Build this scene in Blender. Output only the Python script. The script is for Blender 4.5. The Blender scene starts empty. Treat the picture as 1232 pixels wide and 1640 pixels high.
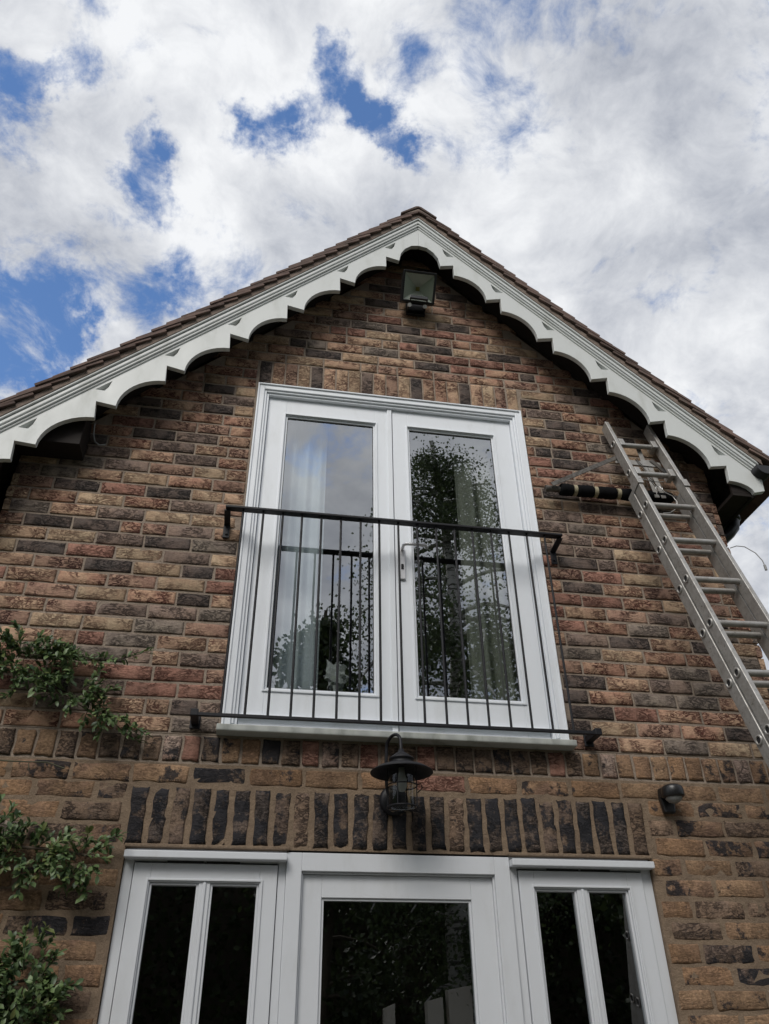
import bpy, bmesh, math, random
from mathutils import Vector, Matrix, noise
rnd = random.Random(7)
R = math.radians
sc = bpy.context.scene
COL = sc.collection
PI = math.pi

# ---------------------------------------------------------------- camera
cam_d = bpy.data.cameras.new('camera'); cam = bpy.data.objects.new('camera', cam_d); COL.objects.link(cam)
cam_d.sensor_fit = 'VERTICAL'; cam_d.sensor_height = 24.0; cam_d.lens = 24.0*1249.56/1640.0
cam_d.clip_start = 0.05; cam_d.clip_end = 600.0
CX = Vector((0.98579543, -0.16756133, -0.01142708)); CU = Vector((-0.08621121, -0.56323977, 0.82178379)); CF = Vector((0.14413537, 0.80912556, 0.56968485))
mw = Matrix.Identity(4)
for i in range(3):
    mw[i][0] = CX[i]; mw[i][1] = CU[i]; mw[i][2] = -CF[i]
CAM = Vector((-0.65347, -3.34821, -1.12352))
mw[0][3], mw[1][3], mw[2][3] = CAM
cam.matrix_world = mw
sc.camera = cam
GROUND = -2.67      # heights are measured from the ledge under the balcony doors
XC = 0.164          # centre line of the gable

# ---------------------------------------------------------------- world, sun, exposure
SUN_EL, SUN_AZ = R(42), R(206)      # azimuth from +Y towards +X: a veiled sun over the garden on the left
world = bpy.data.worlds.new('World'); sc.world = world; world.use_nodes = True
nt = world.node_tree; nt.nodes.clear()
class NG:
    """small helper for writing node trees"""
    def __init__(s, nt): s.nt = nt
    def n(s, t, **kw):
        o = s.nt.nodes.new(t)
        for k, v in kw.items(): setattr(o, k, v)
        return o
    def set(s, sock, v):
        if v is None: return
        if isinstance(v, bpy.types.NodeSocket): s.nt.links.new(v, sock)
        else:
            if hasattr(sock.default_value, '__len__') and not hasattr(v, '__len__'): v = (v,)*len(sock.default_value)
            if hasattr(sock.default_value, '__len__') and len(sock.default_value) == 4 and len(v) == 3: v = (*v, 1)
            sock.default_value = v
    def math(s, op, a, b=None, c=None, clamp=False):
        o = s.n('ShaderNodeMath', operation=op, use_clamp=clamp)
        s.set(o.inputs[0], a); s.set(o.inputs[1], b)
        if c is not None: s.set(o.inputs[2], c)
        return o.outputs[0]
    def vmath(s, op, a, b=None):
        o = s.n('ShaderNodeVectorMath', operation=op); s.set(o.inputs[0], a)
        if b is not None: s.set(o.inputs[1], b)
        return o.outputs['Value'] if op in ('DISTANCE', 'DOT_PRODUCT', 'LENGTH') else o.outputs[0]
    def noise(s, vec, scale, detail=2, rough=.5, dist=0, lac=2.0):
        o = s.n('ShaderNodeTexNoise'); s.set(o.inputs['Vector'], vec); o.inputs['Scale'].default_value = scale
        o.inputs['Detail'].default_value = detail; o.inputs['Roughness'].default_value = rough; o.inputs['Distortion'].default_value = dist
        o.inputs['Lacunarity'].default_value = lac
        return o.outputs['Fac']
    def mr(s, v, a, b, c=0, d=1, smooth=True):
        o = s.n('ShaderNodeMapRange', interpolation_type='SMOOTHSTEP' if smooth else 'LINEAR')
        s.set(o.inputs['Value'], v); s.set(o.inputs['From Min'], a); s.set(o.inputs['From Max'], b); s.set(o.inputs['To Min'], c); s.set(o.inputs['To Max'], d)
        return o.outputs[0]
    def mix(s, f, a, b, blend='MIX'):
        o = s.n('ShaderNodeMix', data_type='RGBA', blend_type=blend)
        s.set(o.inputs[0], f); s.set(o.inputs[6], a); s.set(o.inputs[7], b)
        return o.outputs[2]
g = NG(nt)
sky = g.n('ShaderNodeTexSky', sky_type='NISHITA'); sky.sun_disc = False
sky.sun_elevation = SUN_EL; sky.sun_rotation = SUN_AZ
sky.air_density = 1.0; sky.dust_density = 0.6; sky.ozone_density = 2.0
tc = g.n('ShaderNodeTexCoord'); D = tc.outputs['Generated']
sep = g.n('ShaderNodeSeparateXYZ'); g.set(sep.inputs[0], D)
zc = g.math('MAXIMUM', g.math('ADD', sep.outputs[2], 0.35), 0.12)
comb = g.n('ShaderNodeCombineXYZ')
g.set(comb.inputs[0], g.math('DIVIDE', sep.outputs[0], zc)); g.set(comb.inputs[1], g.math('DIVIDE', sep.outputs[1], zc)); comb.inputs[2].default_value = 3.7
P = comb.outputs[0]
warp = g.n('ShaderNodeTexNoise'); g.set(warp.inputs['Vector'], P); warp.inputs['Scale'].default_value = 6; warp.inputs['Detail'].default_value = 3
Pw = g.vmath('ADD', P, g.vmath('MULTIPLY', g.vmath('SUBTRACT', warp.outputs['Color'], (.5, .5, .5)), (.09, .09, .09)))
puff = g.noise(Pw, 5.5, 12, .62)
fine = g.noise(Pw, 24, 8, .66)
GAPS = [(-0.2950,0.6578,0.6930,0.0640,1.20),(-0.3049,0.6896,0.6569,0.0640,1.10),(-0.2525,0.6819,0.6860,0.0380,0.80),(-0.3084,0.4818,0.8202,0.0501,0.90),(-0.2902,0.4621,0.8380,0.0321,0.70),(-0.1685,0.5207,0.8370,0.0290,1.15),(-0.1637,0.5698,0.8053,0.0330,1.0),(-0.1942,0.5510,0.8116,0.0232,0.50),(-0.0433,0.4984,0.8659,0.0340,1.0),(-0.0065,0.4774,0.8787,0.0250,0.70),(0.0343,0.4357,0.8994,0.0350,0.85),(0.0520,0.4609,0.8859,0.0234,0.70),(0.0932,0.4712,0.8771,0.0300,1.15),(0.1187,0.4925,0.8622,0.0239,0.70),(0.1070,0.4072,0.9070,0.0265,0.50),(-0.2328,0.4110,0.8814,0.0247,0.60),(-0.2433,0.4541,0.8571,0.0231,0.70),(-0.2734,0.4697,0.8394,0.0216,0.40),(-0.1248,0.6464,0.7528,0.0288,0.60),(-0.1479,0.5418,0.8274,0.0188,0.40),(0.2265,0.4212,0.8783,0.0260,0.12),(-0.2250,0.6311,0.7424,0.0317,0.50),(-0.1703,0.6490,0.7415,0.0244,0.40),(-0.0789,0.4878,0.8694,0.0193,0.40),(0.0142,0.4140,0.9101,0.0188,0.40),
 (-0.46,0.70,0.55,0.10,1.1),(-0.50,-0.30,0.81,0.12,.8),(0.30,-0.55,0.78,0.10,.6),(-0.75,0.35,0.55,0.12,.9)]
warpD = g.n('ShaderNodeTexNoise'); g.set(warpD.inputs['Vector'], D); warpD.inputs['Scale'].default_value = 16; warpD.inputs['Detail'].default_value = 5; warpD.inputs['Roughness'].default_value = .65
Dw = g.vmath('ADD', D, g.vmath('MULTIPLY', g.vmath('SUBTRACT', warpD.outputs['Color'], (.5, .5, .5)), (.10, .10, .10)))
gap = None
for x, y, z, r_, a_ in GAPS:
    d_ = g.vmath('DISTANCE', Dw, (x, y, z))
    m_ = g.mr(d_, r_*0.0, r_*1.75, a_, 0)
    gap = m_ if gap is None else g.math('ADD', gap, m_)
gap = g.math('MINIMUM', gap, 1.05)
# coverage: high everywhere, opened by the gaps; noise frays the edges
cov = g.math('ADD', g.math('MULTIPLY', g.math('SUBTRACT', puff, .5), 4.2), 0.90)
cov = g.math('ADD', cov, g.math('MULTIPLY', g.math('SUBTRACT', fine, .5), 2.1))
cov = g.math('SUBTRACT', cov, g.math('MULTIPLY', gap, 1.25))
mask = g.mr(cov, -0.42, 0.72, 0.0, 1.0, True)
# cloud brightness: thick grey bellies, bright thin tops, brighter towards the sun
big = g.noise(P, 2.1, 4, .5)
mid = g.noise(Pw, 9.0, 8, .6)
sh = g.math('ADD', g.math('MULTIPLY', big, 0.65), g.math('ADD', g.math('MULTIPLY', mid, 0.52), g.math('MULTIPLY', fine, .15)))
side = g.math('MULTIPLY', g.mr(sep.outputs[0], -.1, .5, 0, 1), 1.0)
bright = g.mr(g.math('SUBTRACT', sh, g.math('MULTIPLY', side, .045)), 0.53, 0.78, 0, 1, False)
ccol = g.mix(bright, (0.262, 0.281, 0.325), (0.595, 0.605, 0.62))
sunv = (math.sin(SUN_AZ)*math.cos(SUN_EL), math.cos(SUN_AZ)*math.cos(SUN_EL), math.sin(SUN_EL))
glow = g.mr(g.vmath('DOT_PRODUCT', D, sunv), 0.72, 1.0, 0, 1)
ccol = g.mix(g.math('MULTIPLY', glow, .18), ccol, (.80, .79, .77))
SKYS = 0.15
cl = g.vmath('MULTIPLY', ccol, (1/SKYS,)*3)
final = g.mix(mask, g.vmath('MULTIPLY', sky.outputs[0], (.64, .78, .93)), cl)
bg = g.n('ShaderNodeBackground'); g.set(bg.inputs[0], final); bg.inputs[1].default_value = SKYS
wo = g.n('ShaderNodeOutputWorld'); nt.links.new(bg.outputs[0], wo.inputs[0])

sun_d = bpy.data.lights.new('sun', 'SUN'); sun = bpy.data.objects.new('sun', sun_d); COL.objects.link(sun)
sun_d.energy = 1.5; sun_d.angle = R(28); sun_d.color = (1, .96, .9)
sun.rotation_euler = Vector(sunv).to_track_quat('Z', 'Y').to_euler()
sun.location = (4, 6, 9)
vs = sc.view_settings; vs.view_transform = 'Standard'; vs.look = 'None'; vs.exposure = 0.62; vs.gamma = 1.0; vs.use_curve_mapping = False
sc.cycles.max_bounces = 8; sc.cycles.transparent_max_bounces = 16; sc.cycles.caustics_reflective = False; sc.cycles.caustics_refractive = False

# ---------------------------------------------------------------- materials
def material(name, build):
    m = bpy.data.materials.new(name); m.use_nodes = True
    t = m.node_tree; t.nodes.clear(); q = NG(t)
    out = q.n('ShaderNodeOutputMaterial'); build(q, out); return m
def principled(q, out, col, rough=.6, metal=0, bump=None, bstr=.5, bdist=.004, spec=.5):
    b = q.n('ShaderNodeBsdfPrincipled'); q.set(b.inputs['Base Color'], col); q.set(b.inputs['Roughness'], rough); q.set(b.inputs['Metallic'], metal)
    b.inputs['Specular IOR Level'].default_value = spec
    if bump is not None:
        bp = q.n('ShaderNodeBump'); bp.inputs['Strength'].default_value = bstr; bp.inputs['Distance'].default_value = bdist
        q.set(bp.inputs['Height'], bump); q.nt.links.new(bp.outputs[0], b.inputs['Normal'])
    q.nt.links.new(b.outputs[0], out.inputs[0]); return b
def pos(q):
    return q.n('ShaderNodeNewGeometry').outputs['Position']
def brick_material(name, c1, c2, vein, vamt=.7, soot=0.0, grain=.25):
    def f(q, out):
        ge = q.n('ShaderNodeNewGeometry'); oi = q.n('ShaderNodeObjectInfo')
        rr = q.math('FRACT', q.math('ADD', ge.outputs['Random Per Island'], oi.outputs['Random']))
        off = q.n('ShaderNodeCombineXYZ'); q.set(off.inputs[0], q.math('MULTIPLY', rr, 31.7)); q.set(off.inputs[2], q.math('MULTIPLY', rr, 17.3))
        p_ = q.vmath('ADD', ge.outputs['Position'], off.outputs[0])
        a = q.noise(p_, 8, 4, .6)
        col = q.mix(q.mr(a, .36, .64), c1, c2)
        # drag-faced creases: thin dark-red ridged lines, stretched along the brick
        pv = q.vmath('MULTIPLY', p_, (1, 1, 2.3))
        ridge = q.math('ABSOLUTE', q.math('SUBTRACT', q.noise(pv, 19, 5, .62, 1.7), .5))
        line = q.mr(ridge, 0.008, .062, 1, 0)
        msk = q.mr(q.noise(p_, 9.5, 2, .5), .40, .56)
        v = q.math('MULTIPLY', q.math('MULTIPLY', line, msk), vamt)
        col = q.mix(v, col, vein)
        blot = q.mr(q.noise(p_, 30, 5, .7), .50, .70)
        col = q.mix(q.math('MULTIPLY', blot, .45*vamt), col, vein)
        fine = q.noise(p_, 230, 3, .6)
        spk = q.mr(q.noise(p_, 95, 4, .7), .3, .75, 1.0-grain, 1.0+grain, False)
        col = q.mix(1.0, col, q.math('MULTIPLY', spk, q.mr(rr, 0, 1, .80, 1.18, False)), 'MULTIPLY')
        hgt = q.math('ADD', q.math('MULTIPLY', v, -1.3), q.math('ADD', q.math('MULTIPLY', fine, .35), q.math('MULTIPLY', q.noise(pv, 42, 4, .65), 1.0)))
        if soot:
            s1 = q.noise(p_, 26, 7, .72)
            s2 = q.noise(p_, 7.0, 2, .5)
            sm = q.mr(q.math('ADD', q.math('MULTIPLY', s1, .6), q.math('MULTIPLY', s2, .6)), (.685-.085*soot), (.755-.085*soot))
            col = q.mix(q.math('MULTIPLY', sm, .9), col, (.022, .023, .028))
            w_ = q.mr(q.noise(p_, 120, 3, .7), .66, .74)
            col = q.mix(q.math('MULTIPLY', w_, .35), col, (.42, .38, .33))
        hs = q.n('ShaderNodeHueSaturation'); hs.inputs['Saturation'].default_value = 1.0; hs.inputs['Value'].default_value = 1.0; q.set(hs.inputs['Color'], col); col = hs.outputs[0]
        principled(q, out, col, .88, 0, hgt, .9, .007, .22)
    return material(name, f)
BM = {
 'B': [brick_material('buff brick', (.46,.315,.21), (.38,.24,.165), (.14,.06,.045), .9),
       brick_material('sand brick', (.47,.35,.235), (.41,.28,.185), (.17,.085,.06), .65)],
 'V': [brick_material('buff brick red creased', (.44,.285,.19), (.36,.20,.14), (.11,.036,.028), 1.0),
       brick_material('brown brick creased', (.35,.225,.16), (.29,.175,.13), (.075,.03,.026), 1.0)],
 'R': [brick_material('red brick', (.34,.175,.13), (.29,.16,.12), (.10,.035,.026), .8)],
 'P': [brick_material('purple brick', (.21,.155,.13), (.26,.185,.145), (.055,.038,.034), .8),
       brick_material('grey brick', (.25,.205,.165), (.19,.15,.125), (.045,.035,.033), .7)],
 'C': [brick_material('charcoal brick', (.095,.077,.069), (.145,.107,.09), (.022,.019,.020), .8)],
 'T': [brick_material('old tan brick', (.31,.20,.12), (.23,.145,.09), (.12,.07,.05), .25, .35, .4),
       brick_material('old orange brick', (.29,.175,.10), (.22,.135,.085), (.10,.06,.04), .25, .15, .4)],
 'S': [brick_material('old tan brick scorched', (.30,.19,.115), (.21,.13,.09), (.07,.045,.035), .35, .9, .4)],
 'K': [brick_material('old black brick', (.20,.14,.10), (.14,.10,.08), (.04,.03,.028), .5, 1.75, .5)],
 'L': [brick_material('sooty lintel brick', (.135,.10,.08), (.085,.068,.06), (.03,.025,.024), .8, 1.35, .6)],
 'D': [brick_material('old brown brick', (.215,.145,.10), (.17,.12,.09), (.05,.035,.03), .8, .35, .4)],
 'W': [brick_material('old pale pink brick', (.36,.27,.22), (.24,.15,.115), (.07,.05,.045), .6, .9, .5)],
}
FLAT = [(k, i) for k in BM for i in range(len(BM[k]))]
FIDX = {ki: n for n, ki in enumerate(FLAT)}
def f_mortar(c1, c2):
    def f(q, out):
        p_ = pos(q); a = q.noise(p_, 11, 5, .65); b_ = q.noise(p_, 160, 4, .7)
        col = q.mix(q.mr(a, .3, .7), c1, c2)
        col = q.mix(1.0, col, q.mr(b_, .25, .8, .72, 1.2, False), 'MULTIPLY')
        h = q.math('ADD', q.math('MULTIPLY', b_, .5), q.math('MULTIPLY', q.noise(p_, 45, 5, .7), 1.2))
        principled(q, out, col, .95, 0, h, .9, .008, .2)
    return f
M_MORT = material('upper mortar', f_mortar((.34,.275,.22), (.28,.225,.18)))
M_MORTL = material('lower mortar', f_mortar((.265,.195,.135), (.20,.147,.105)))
def f_paint(col, dirt, rough=.38, grime=.25):
    def f(q, out):
        p_ = pos(q); a = q.noise(q.vmath('MULTIPLY', p_, (1, 1, .35)), 9, 6, .65)
        c = q.mix(q.math('MULTIPLY', q.mr(a, .48, .8), grime), col, dirt)
        speck = q.mr(q.noise(p_, 130, 2, .5), .74, .80)
        c = q.mix(q.math('MULTIPLY', speck, .35), c, dirt)
        h = q.math('ADD', q.noise(q.vmath('MULTIPLY', p_, (6, 6, .5)), 40, 3, .6), q.math('MULTIPLY', q.noise(p_, 14, 2, .5), 2))
        principled(q, out, c, q.mr(a, .3, .8, rough, rough+.2, False), 0, h, .16, .0012, .5)
    return f
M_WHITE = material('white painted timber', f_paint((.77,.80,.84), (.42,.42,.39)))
M_WHITE_SHADED = material('shaded white painted timber', f_paint((.61,.63,.66), (.37,.37,.35)))  # same white paint, darkened so its colour carries the lower storey's shade
M_BARGE = material('off white bargeboard paint', f_paint((.60,.62,.61), (.32,.33,.28), .42, .4))
M_SILL = material('weathered white sill', f_paint((.46,.48,.455), (.16,.17,.13), .5, .8))
M_GROOVE = material('rubber seal', lambda q, o: principled(q, o, (.02,.02,.022), .7))
def f_metal_black(q, out):
    p_ = pos(q); a = q.noise(p_, 25, 5, .6)
    principled(q, out, q.mix(q.mr(a, .5, .8), (.010,.010,.013), (.022,.021,.021)), q.mr(a, .3, .7, .42, .6, False), 0, q.noise(p_, 90, 3, .6), .2, .001, .3)
M_BLACK = material('black painted iron', f_metal_black)
M_PLASTIC = material('black plastic', lambda q, o: principled(q, o, (.012,.012,.013), .35))
M_DULL = material('matt black foam', lambda q, o: principled(q, o, (.008,.008,.009), .95, 0, q.noise(pos(q), 60, 4, .6), .6, .004, .1))
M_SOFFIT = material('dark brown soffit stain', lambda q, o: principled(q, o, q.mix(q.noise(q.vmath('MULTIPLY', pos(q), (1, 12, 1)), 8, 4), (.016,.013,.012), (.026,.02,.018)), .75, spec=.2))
def f_alu(q, out):
    p_ = pos(q); a = q.noise(p_, 16, 7, .7); s = q.noise(p_, 60, 5, .75)
    c = q.mix(q.mr(a, .35, .7), (.44,.43,.41), (.31,.29,.265))
    c = q.mix(q.math('MULTIPLY', q.mr(s, .56, .70), .75), c, (.085,.075,.065))
    principled(q, out, c, q.mr(a, .3, .7, .38, .62, False), .55, s, .25, .001)
M_ALU = material('weathered aluminium', f_alu)
M_STEEL = material('galvanised steel', lambda q, o: principled(q, o, q.mix(q.mr(q.noise(pos(q), 30, 5, .7), .4, .65), (.15,.14,.13), (.07,.06,.05)), .55, .6))
M_TAPE = material('cream tape', lambda q, o: principled(q, o, (.33,.29,.19), .6))
M_CHROME = material('satin handle metal', lambda q, o: principled(q, o, (.72,.71,.72), .3, .6))
M_WIRE = material('bright wire', lambda q, o: principled(q, o, (.55,.54,.52), .35, .8))
M_CABLE = material('pale cable', lambda q, o: principled(q, o, (.30,.30,.30), .5))
def f_tile(q, out):
    ge = q.n('ShaderNodeNewGeometry'); oi = q.n('ShaderNodeObjectInfo')
    rr = q.math('FRACT', q.math('ADD', ge.outputs['Random Per Island'], oi.outputs['Random']))
    p_ = ge.outputs['Position']; a = q.noise(p_, 14, 5, .65)
    c = q.mix(q.mr(a, .3, .7), (.165,.112,.095), (.115,.085,.075))
    c = q.mix(1.0, c, q.mr(rr, 0, 1, .7, 1.2, False), 'MULTIPLY')
    c = q.mix(q.math('MULTIPLY', q.mr(q.noise(p_, 50, 4, .7), .55, .72), .5), c, (.19,.185,.15))
    principled(q, out, c, .9, 0, q.noise(p_, 120, 4, .7), .5, .004, .2)
M_TILE = material('red brown clay tile', f_tile)
M_UNDER = material('mortar bedding under tiles', f_mortar((.27,.215,.18), (.21,.165,.14)))
def f_glass(ior, tint=(.93,.95,.95)):
    def f(q, out):
        fr = q.n('ShaderNodeFresnel'); fr.inputs[0].default_value = ior
        w = q.noise(pos(q), 2.2, 2, .4)
        bp = q.n('ShaderNodeBump'); bp.inputs['Strength'].default_value = .12; bp.inputs['Distance'].default_value = .004; q.set(bp.inputs['Height'], w)
        gl = q.n('ShaderNodeBsdfGlossy'); gl.inputs['Roughness'].default_value = .0; gl.inputs[0].default_value = (.93,.96,1,1); q.nt.links.new(bp.outputs[0], gl.inputs['Normal'])
        tr = q.n('ShaderNodeBsdfTransparent'); tr.inputs[0].default_value = (*tint, 1)
        mx = q.n('ShaderNodeMixShader'); q.set(mx.inputs[0], q.math('MULTIPLY', fr.outputs[0], q.math('SUBTRACT', 1.0, q.n('ShaderNodeNewGeometry').outputs['Backfacing']))); q.nt.links.new(tr.outputs[0], mx.inputs[1]); q.nt.links.new(gl.outputs[0], mx.inputs[2])
        q.nt.links.new(mx.outputs[0], out.inputs[0])
    return f
M_GLASS = material('coated window glass', f_glass(3.8, (.90,.93,.92)))
M_GLASS2 = material('door glass', f_glass(2.9, (.78,.8,.8)))
M_GLASSL = material('lamp glass', f_glass(1.45, (.78,.8,.78)))
def f_cloth(c, t):
    def f(q, out):
        d = q.n('ShaderNodeBsdfDiffuse'); d.inputs[0].default_value = (*c, 1)
        tl = q.n('ShaderNodeBsdfTranslucent'); tl.inputs[0].default_value = (*c, 1)
        mx = q.n('ShaderNodeMixShader'); mx.inputs[0].default_value = t
        q.nt.links.new(d.outputs[0], mx.inputs[1]); q.nt.links.new(tl.outputs[0], mx.inputs[2]); q.nt.links.new(mx.outputs[0], out.inputs[0])
    return f
M_NET = material('white net curtain', f_cloth((.78,.82,.88), .3))
M_CURT = material('sage green curtain', f_cloth((.30,.30,.265), .15))
M_CREAM = material('pale cloth', f_cloth((.5,.5,.5), .0))
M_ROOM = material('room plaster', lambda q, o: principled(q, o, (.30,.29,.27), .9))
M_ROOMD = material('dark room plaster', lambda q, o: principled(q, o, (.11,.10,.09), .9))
def f_leaf(c1, c2, gloss=.45):
    def f(q, out):
        ge = q.n('ShaderNodeNewGeometry'); rr = ge.outputs['Random Per Island']
        c = q.mix(rr, c1, c2)
        b = q.n('ShaderNodeBsdfPrincipled'); q.set(b.inputs['Base Color'], c); b.inputs['Roughness'].default_value = gloss
        tl = q.n('ShaderNodeBsdfTranslucent'); q.set(tl.inputs[0], c)
        mx = q.n('ShaderNodeMixShader'); mx.inputs[0].default_value = .25
        q.nt.links.new(b.outputs[0], mx.inputs[1]); q.nt.links.new(tl.outputs[0], mx.inputs[2]); q.nt.links.new(mx.outputs[0], out.inputs[0])
    return f
M_LEAF = material('glossy wall shrub leaf', f_leaf((.04,.075,.032), (.15,.22,.08)))
M_LEAFY = material('young wall shrub leaf', f_leaf((.12,.16,.05), (.18,.20,.07)))
M_BIRCH = material('birch leaf', f_leaf((.045,.07,.026), (.12,.16,.055)))
M_DARKLEAF = material('dark tree leaf', f_leaf((.03,.05,.018), (.09,.12,.04)))
M_BARK = material('bark', lambda q, o: principled(q, o, q.mix(q.noise(pos(q), 20, 5), (.07,.05,.035), (.15,.12,.09)), .9))
M_BIRCHBARK = material('birch bark', lambda q, o: principled(q, o, q.mix(q.mr(q.noise(q.vmath('MULTIPLY', pos(q), (1, 1, 5)), 5, 5), .5, .6), (.5,.48,.44), (.06,.05,.045)), .8))
M_TWIG = material('green brown twig', lambda q, o: principled(q, o, (.055,.055,.028), .7))
def f_grass(q, out):
    p_ = pos(q); principled(q, out, q.mix(q.mr(q.noise(p_, 1.2, 8, .65), .3, .7), (.035,.06,.018), (.075,.10,.035)), .95, 0, q.noise(p_, 40, 5, .7), 1, .03, .2)
M_GRASS = material('lawn', f_grass)
M_PAVE = material('patio paving', f_mortar((.24,.22,.19), (.18,.165,.145)))
M_FENCE = material('fence timber', lambda q, o: principled(q, o, q.mix(q.noise(q.vmath('MULTIPLY', pos(q), (8, 8, .7)), 6, 5), (.20,.14,.09), (.30,.24,.17)), .85))

# ---------------------------------------------------------------- mesh helpers
class MB:
    def __init__(s): s.v = []; s.f = []; s.m = []; s.sm = []
    def add(s, vs, fs, mi=0, smooth=False):
        b = len(s.v); s.v += [tuple(v) for v in vs]
        for f in fs: s.f.append([i+b for i in f]); s.m.append(mi); s.sm.append(smooth)
        return s
    def box(s, x0, x1, y0, y1, z0, z1, mi=0, M=None):
        vs = [Vector(c) for c in ((x0,y0,z0),(x1,y0,z0),(x1,y1,z0),(x0,y1,z0),(x0,y0,z1),(x1,y0,z1),(x1,y1,z1),(x0,y1,z1))]
        if M: vs = [M @ v for v in vs]
        return s.add(vs, [(0,3,2,1),(4,5,6,7),(0,1,5,4),(1,2,6,5),(2,3,7,6),(3,0,4,7)], mi)
    def bar(s, a, b, w, h, up=Vector((0, -1, 0)), mi=0):
        a = Vector(a); b = Vector(b); d = (b-a); L = d.length; d.normalize(); up = Vector(up)
        u = (up - d*up.dot(d)).normalized(); r = d.cross(u)
        M = Matrix.Identity(4)
        for i in range(3): M[i][0] = r[i]; M[i][1] = u[i]; M[i][2] = d[i]; M[i][3] = a[i]
        return s.box(-w/2, w/2, -h/2, h/2, 0, L, mi, M)
    def tube(s, pts, r, n=8, mi=0, caps=True):
        pts = [Vector(p) for p in pts]; k = len(pts); rs = r if hasattr(r, '__len__') else [r]*k
        vs = []; ref = None
        for i, p in enumerate(pts):
            d = (pts[min(i+1, k-1)] - pts[max(i-1, 0)]).normalized()
            if ref is None: ref = Vector((0, 0, 1)) if abs(d.z) < .9 else Vector((0, 1, 0))
            u = (ref - d*ref.dot(d)).normalized(); ref = u; w = d.cross(u)
            for j in range(n):
                a = 2*PI*j/n; vs.append(p + (u*math.cos(a) + w*math.sin(a))*rs[i])
        fs = [(i*n+j, i*n+(j+1) % n, (i+1)*n+(j+1) % n, (i+1)*n+j) for i in range(k-1) for j in range(n)]
        s.add(vs, fs, mi, True)
        if caps:
            s.add([vs[j] for j in range(n)], [tuple(range(n))[::-1]], mi); s.add([vs[(k-1)*n+j] for j in range(n)], [tuple(range(n))], mi)
        return s
    def prism(s, poly, y0, y1, mi=0):
        """polygon in x,z pushed from y0 to y1"""
        n = len(poly); vs = [(x, y0, z) for x, z in poly] + [(x, y1, z) for x, z in poly]
        return s.add(vs, [tuple(range(n)), tuple(range(2*n-1, n-1, -1))] + [(i, i+n, (i+1) % n+n, (i+1) % n) for i in range(n)], mi)
    def lathe(s, prof, M=None, n=24, mi=0, smooth=True):
        vs = []
        for r, z in prof:
            for j in range(n):
                a = 2*PI*j/n; v = Vector((r*math.cos(a), r*math.sin(a), z)); vs.append(M @ v if M else v)
        k = len(prof)
        return s.add(vs, [(i*n+j, i*n+(j+1) % n, (i+1)*n+(j+1) % n, (i+1)*n+j) for i in range(k-1) for j in range(n)], mi, smooth)
    def mesh(s, name, mats):
        me = bpy.data.meshes.new(name); me.from_pydata(s.v, [], s.f)
        for m in (mats if isinstance(mats, (list, tuple)) else [mats]): me.materials.append(m)
        me.polygons.foreach_set('material_index', s.m); me.polygons.foreach_set('use_smooth', s.sm)
        me.update(); return me
    def build(s, name, mats, parent=None, bevel=0, fix=True):
        me = s.mesh(name, mats)
        if fix:
            bm = bmesh.new(); bm.from_mesh(me); bmesh.ops.recalc_face_normals(bm, faces=bm.faces); bm.to_mesh(me); bm.free()
        o = bpy.data.objects.new(name, me); COL.objects.link(o)
        if parent is not None:
            o.parent = parent; o.location = -wloc(parent)
        if bevel:
            b = o.modifiers.new('bevel', 'BEVEL'); b.width = bevel; b.segments = 2; b.limit_method = 'ANGLE'; b.angle_limit = R(40)
        return o
def wloc(o):
    v = Vector(o.location)
    while o.parent: o = o.parent; v += Vector(o.location)
    return v
def tag(o, label=None, cat=None, group=None, kind=None):
    if label: o['label'] = label
    if cat: o['category'] = cat
    if group: o['group'] = group
    if kind: o['kind'] = kind
    return o
def empty(name, loc, label, cat, group=None):
    o = bpy.data.objects.new(name, None); COL.objects.link(o); o.location = loc; o.empty_display_size = .1
    return tag(o, label, cat, group)
def link(o, parent=None):
    COL.objects.link(o)
    if parent is not None: o.parent = parent
    return o
def frame_ring(mb, x0, x1, z0, z1, w, y0, y1, mi=0, wb=None, wt=None):
    """rectangular ring of four butted pieces: stiles full height, rails between"""
    wb = w if wb is None else wb; wt = w if wt is None else wt
    mb.box(x0, x0+w, y0, y1, z0, z1, mi); mb.box(x1-w, x1, y0, y1, z0, z1, mi)
    mb.box(x0+w, x1-w, y0, y1, z1-wt, z1, mi)
    if wb: mb.box(x0+w, x1-w, y0, y1, z0, z0+wb, mi)
    return mb

# ---------------------------------------------------------------- ground
gm = MB(); n_ = 24
gm.add([(-150, -150, GROUND), (150, -150, GROUND), (150, 150, GROUND), (-150, 150, GROUND)], [(0, 1, 2, 3)])
tag(gm.build('lawn', M_GRASS), kind='structure')
pm = MB(); pm.box(-4.5, 4.5, -4.6, 0.3, GROUND-.1, GROUND+.012)
tag(pm.build('patio', M_PAVE), kind='structure')

# ---------------------------------------------------------------- house
house = empty('house', (0, 0, GROUND), 'brick house gable with white scalloped bargeboards, balcony doors and a glazed garden door', 'house')
XL, XR = -1.935, 1.912                       # wall corners
def rake(x, z0=3.396): return z0 - .972*abs(x-XC)
OP1 = (-.787, .787, 0.0, 2.058)               # upper opening
OP2 = (-1.096, 1.078, GROUND, -.452)          # lower opening
DEP = .30
MY = .0060
wallm = MB()
def wbox(x0, x1, z0, z1): wallm.box(x0, x1, MY, DEP, z0, z1, 0 if z0 >= -.13 else 1)
XRi = XR-.006; XLi = XL+.006
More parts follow.
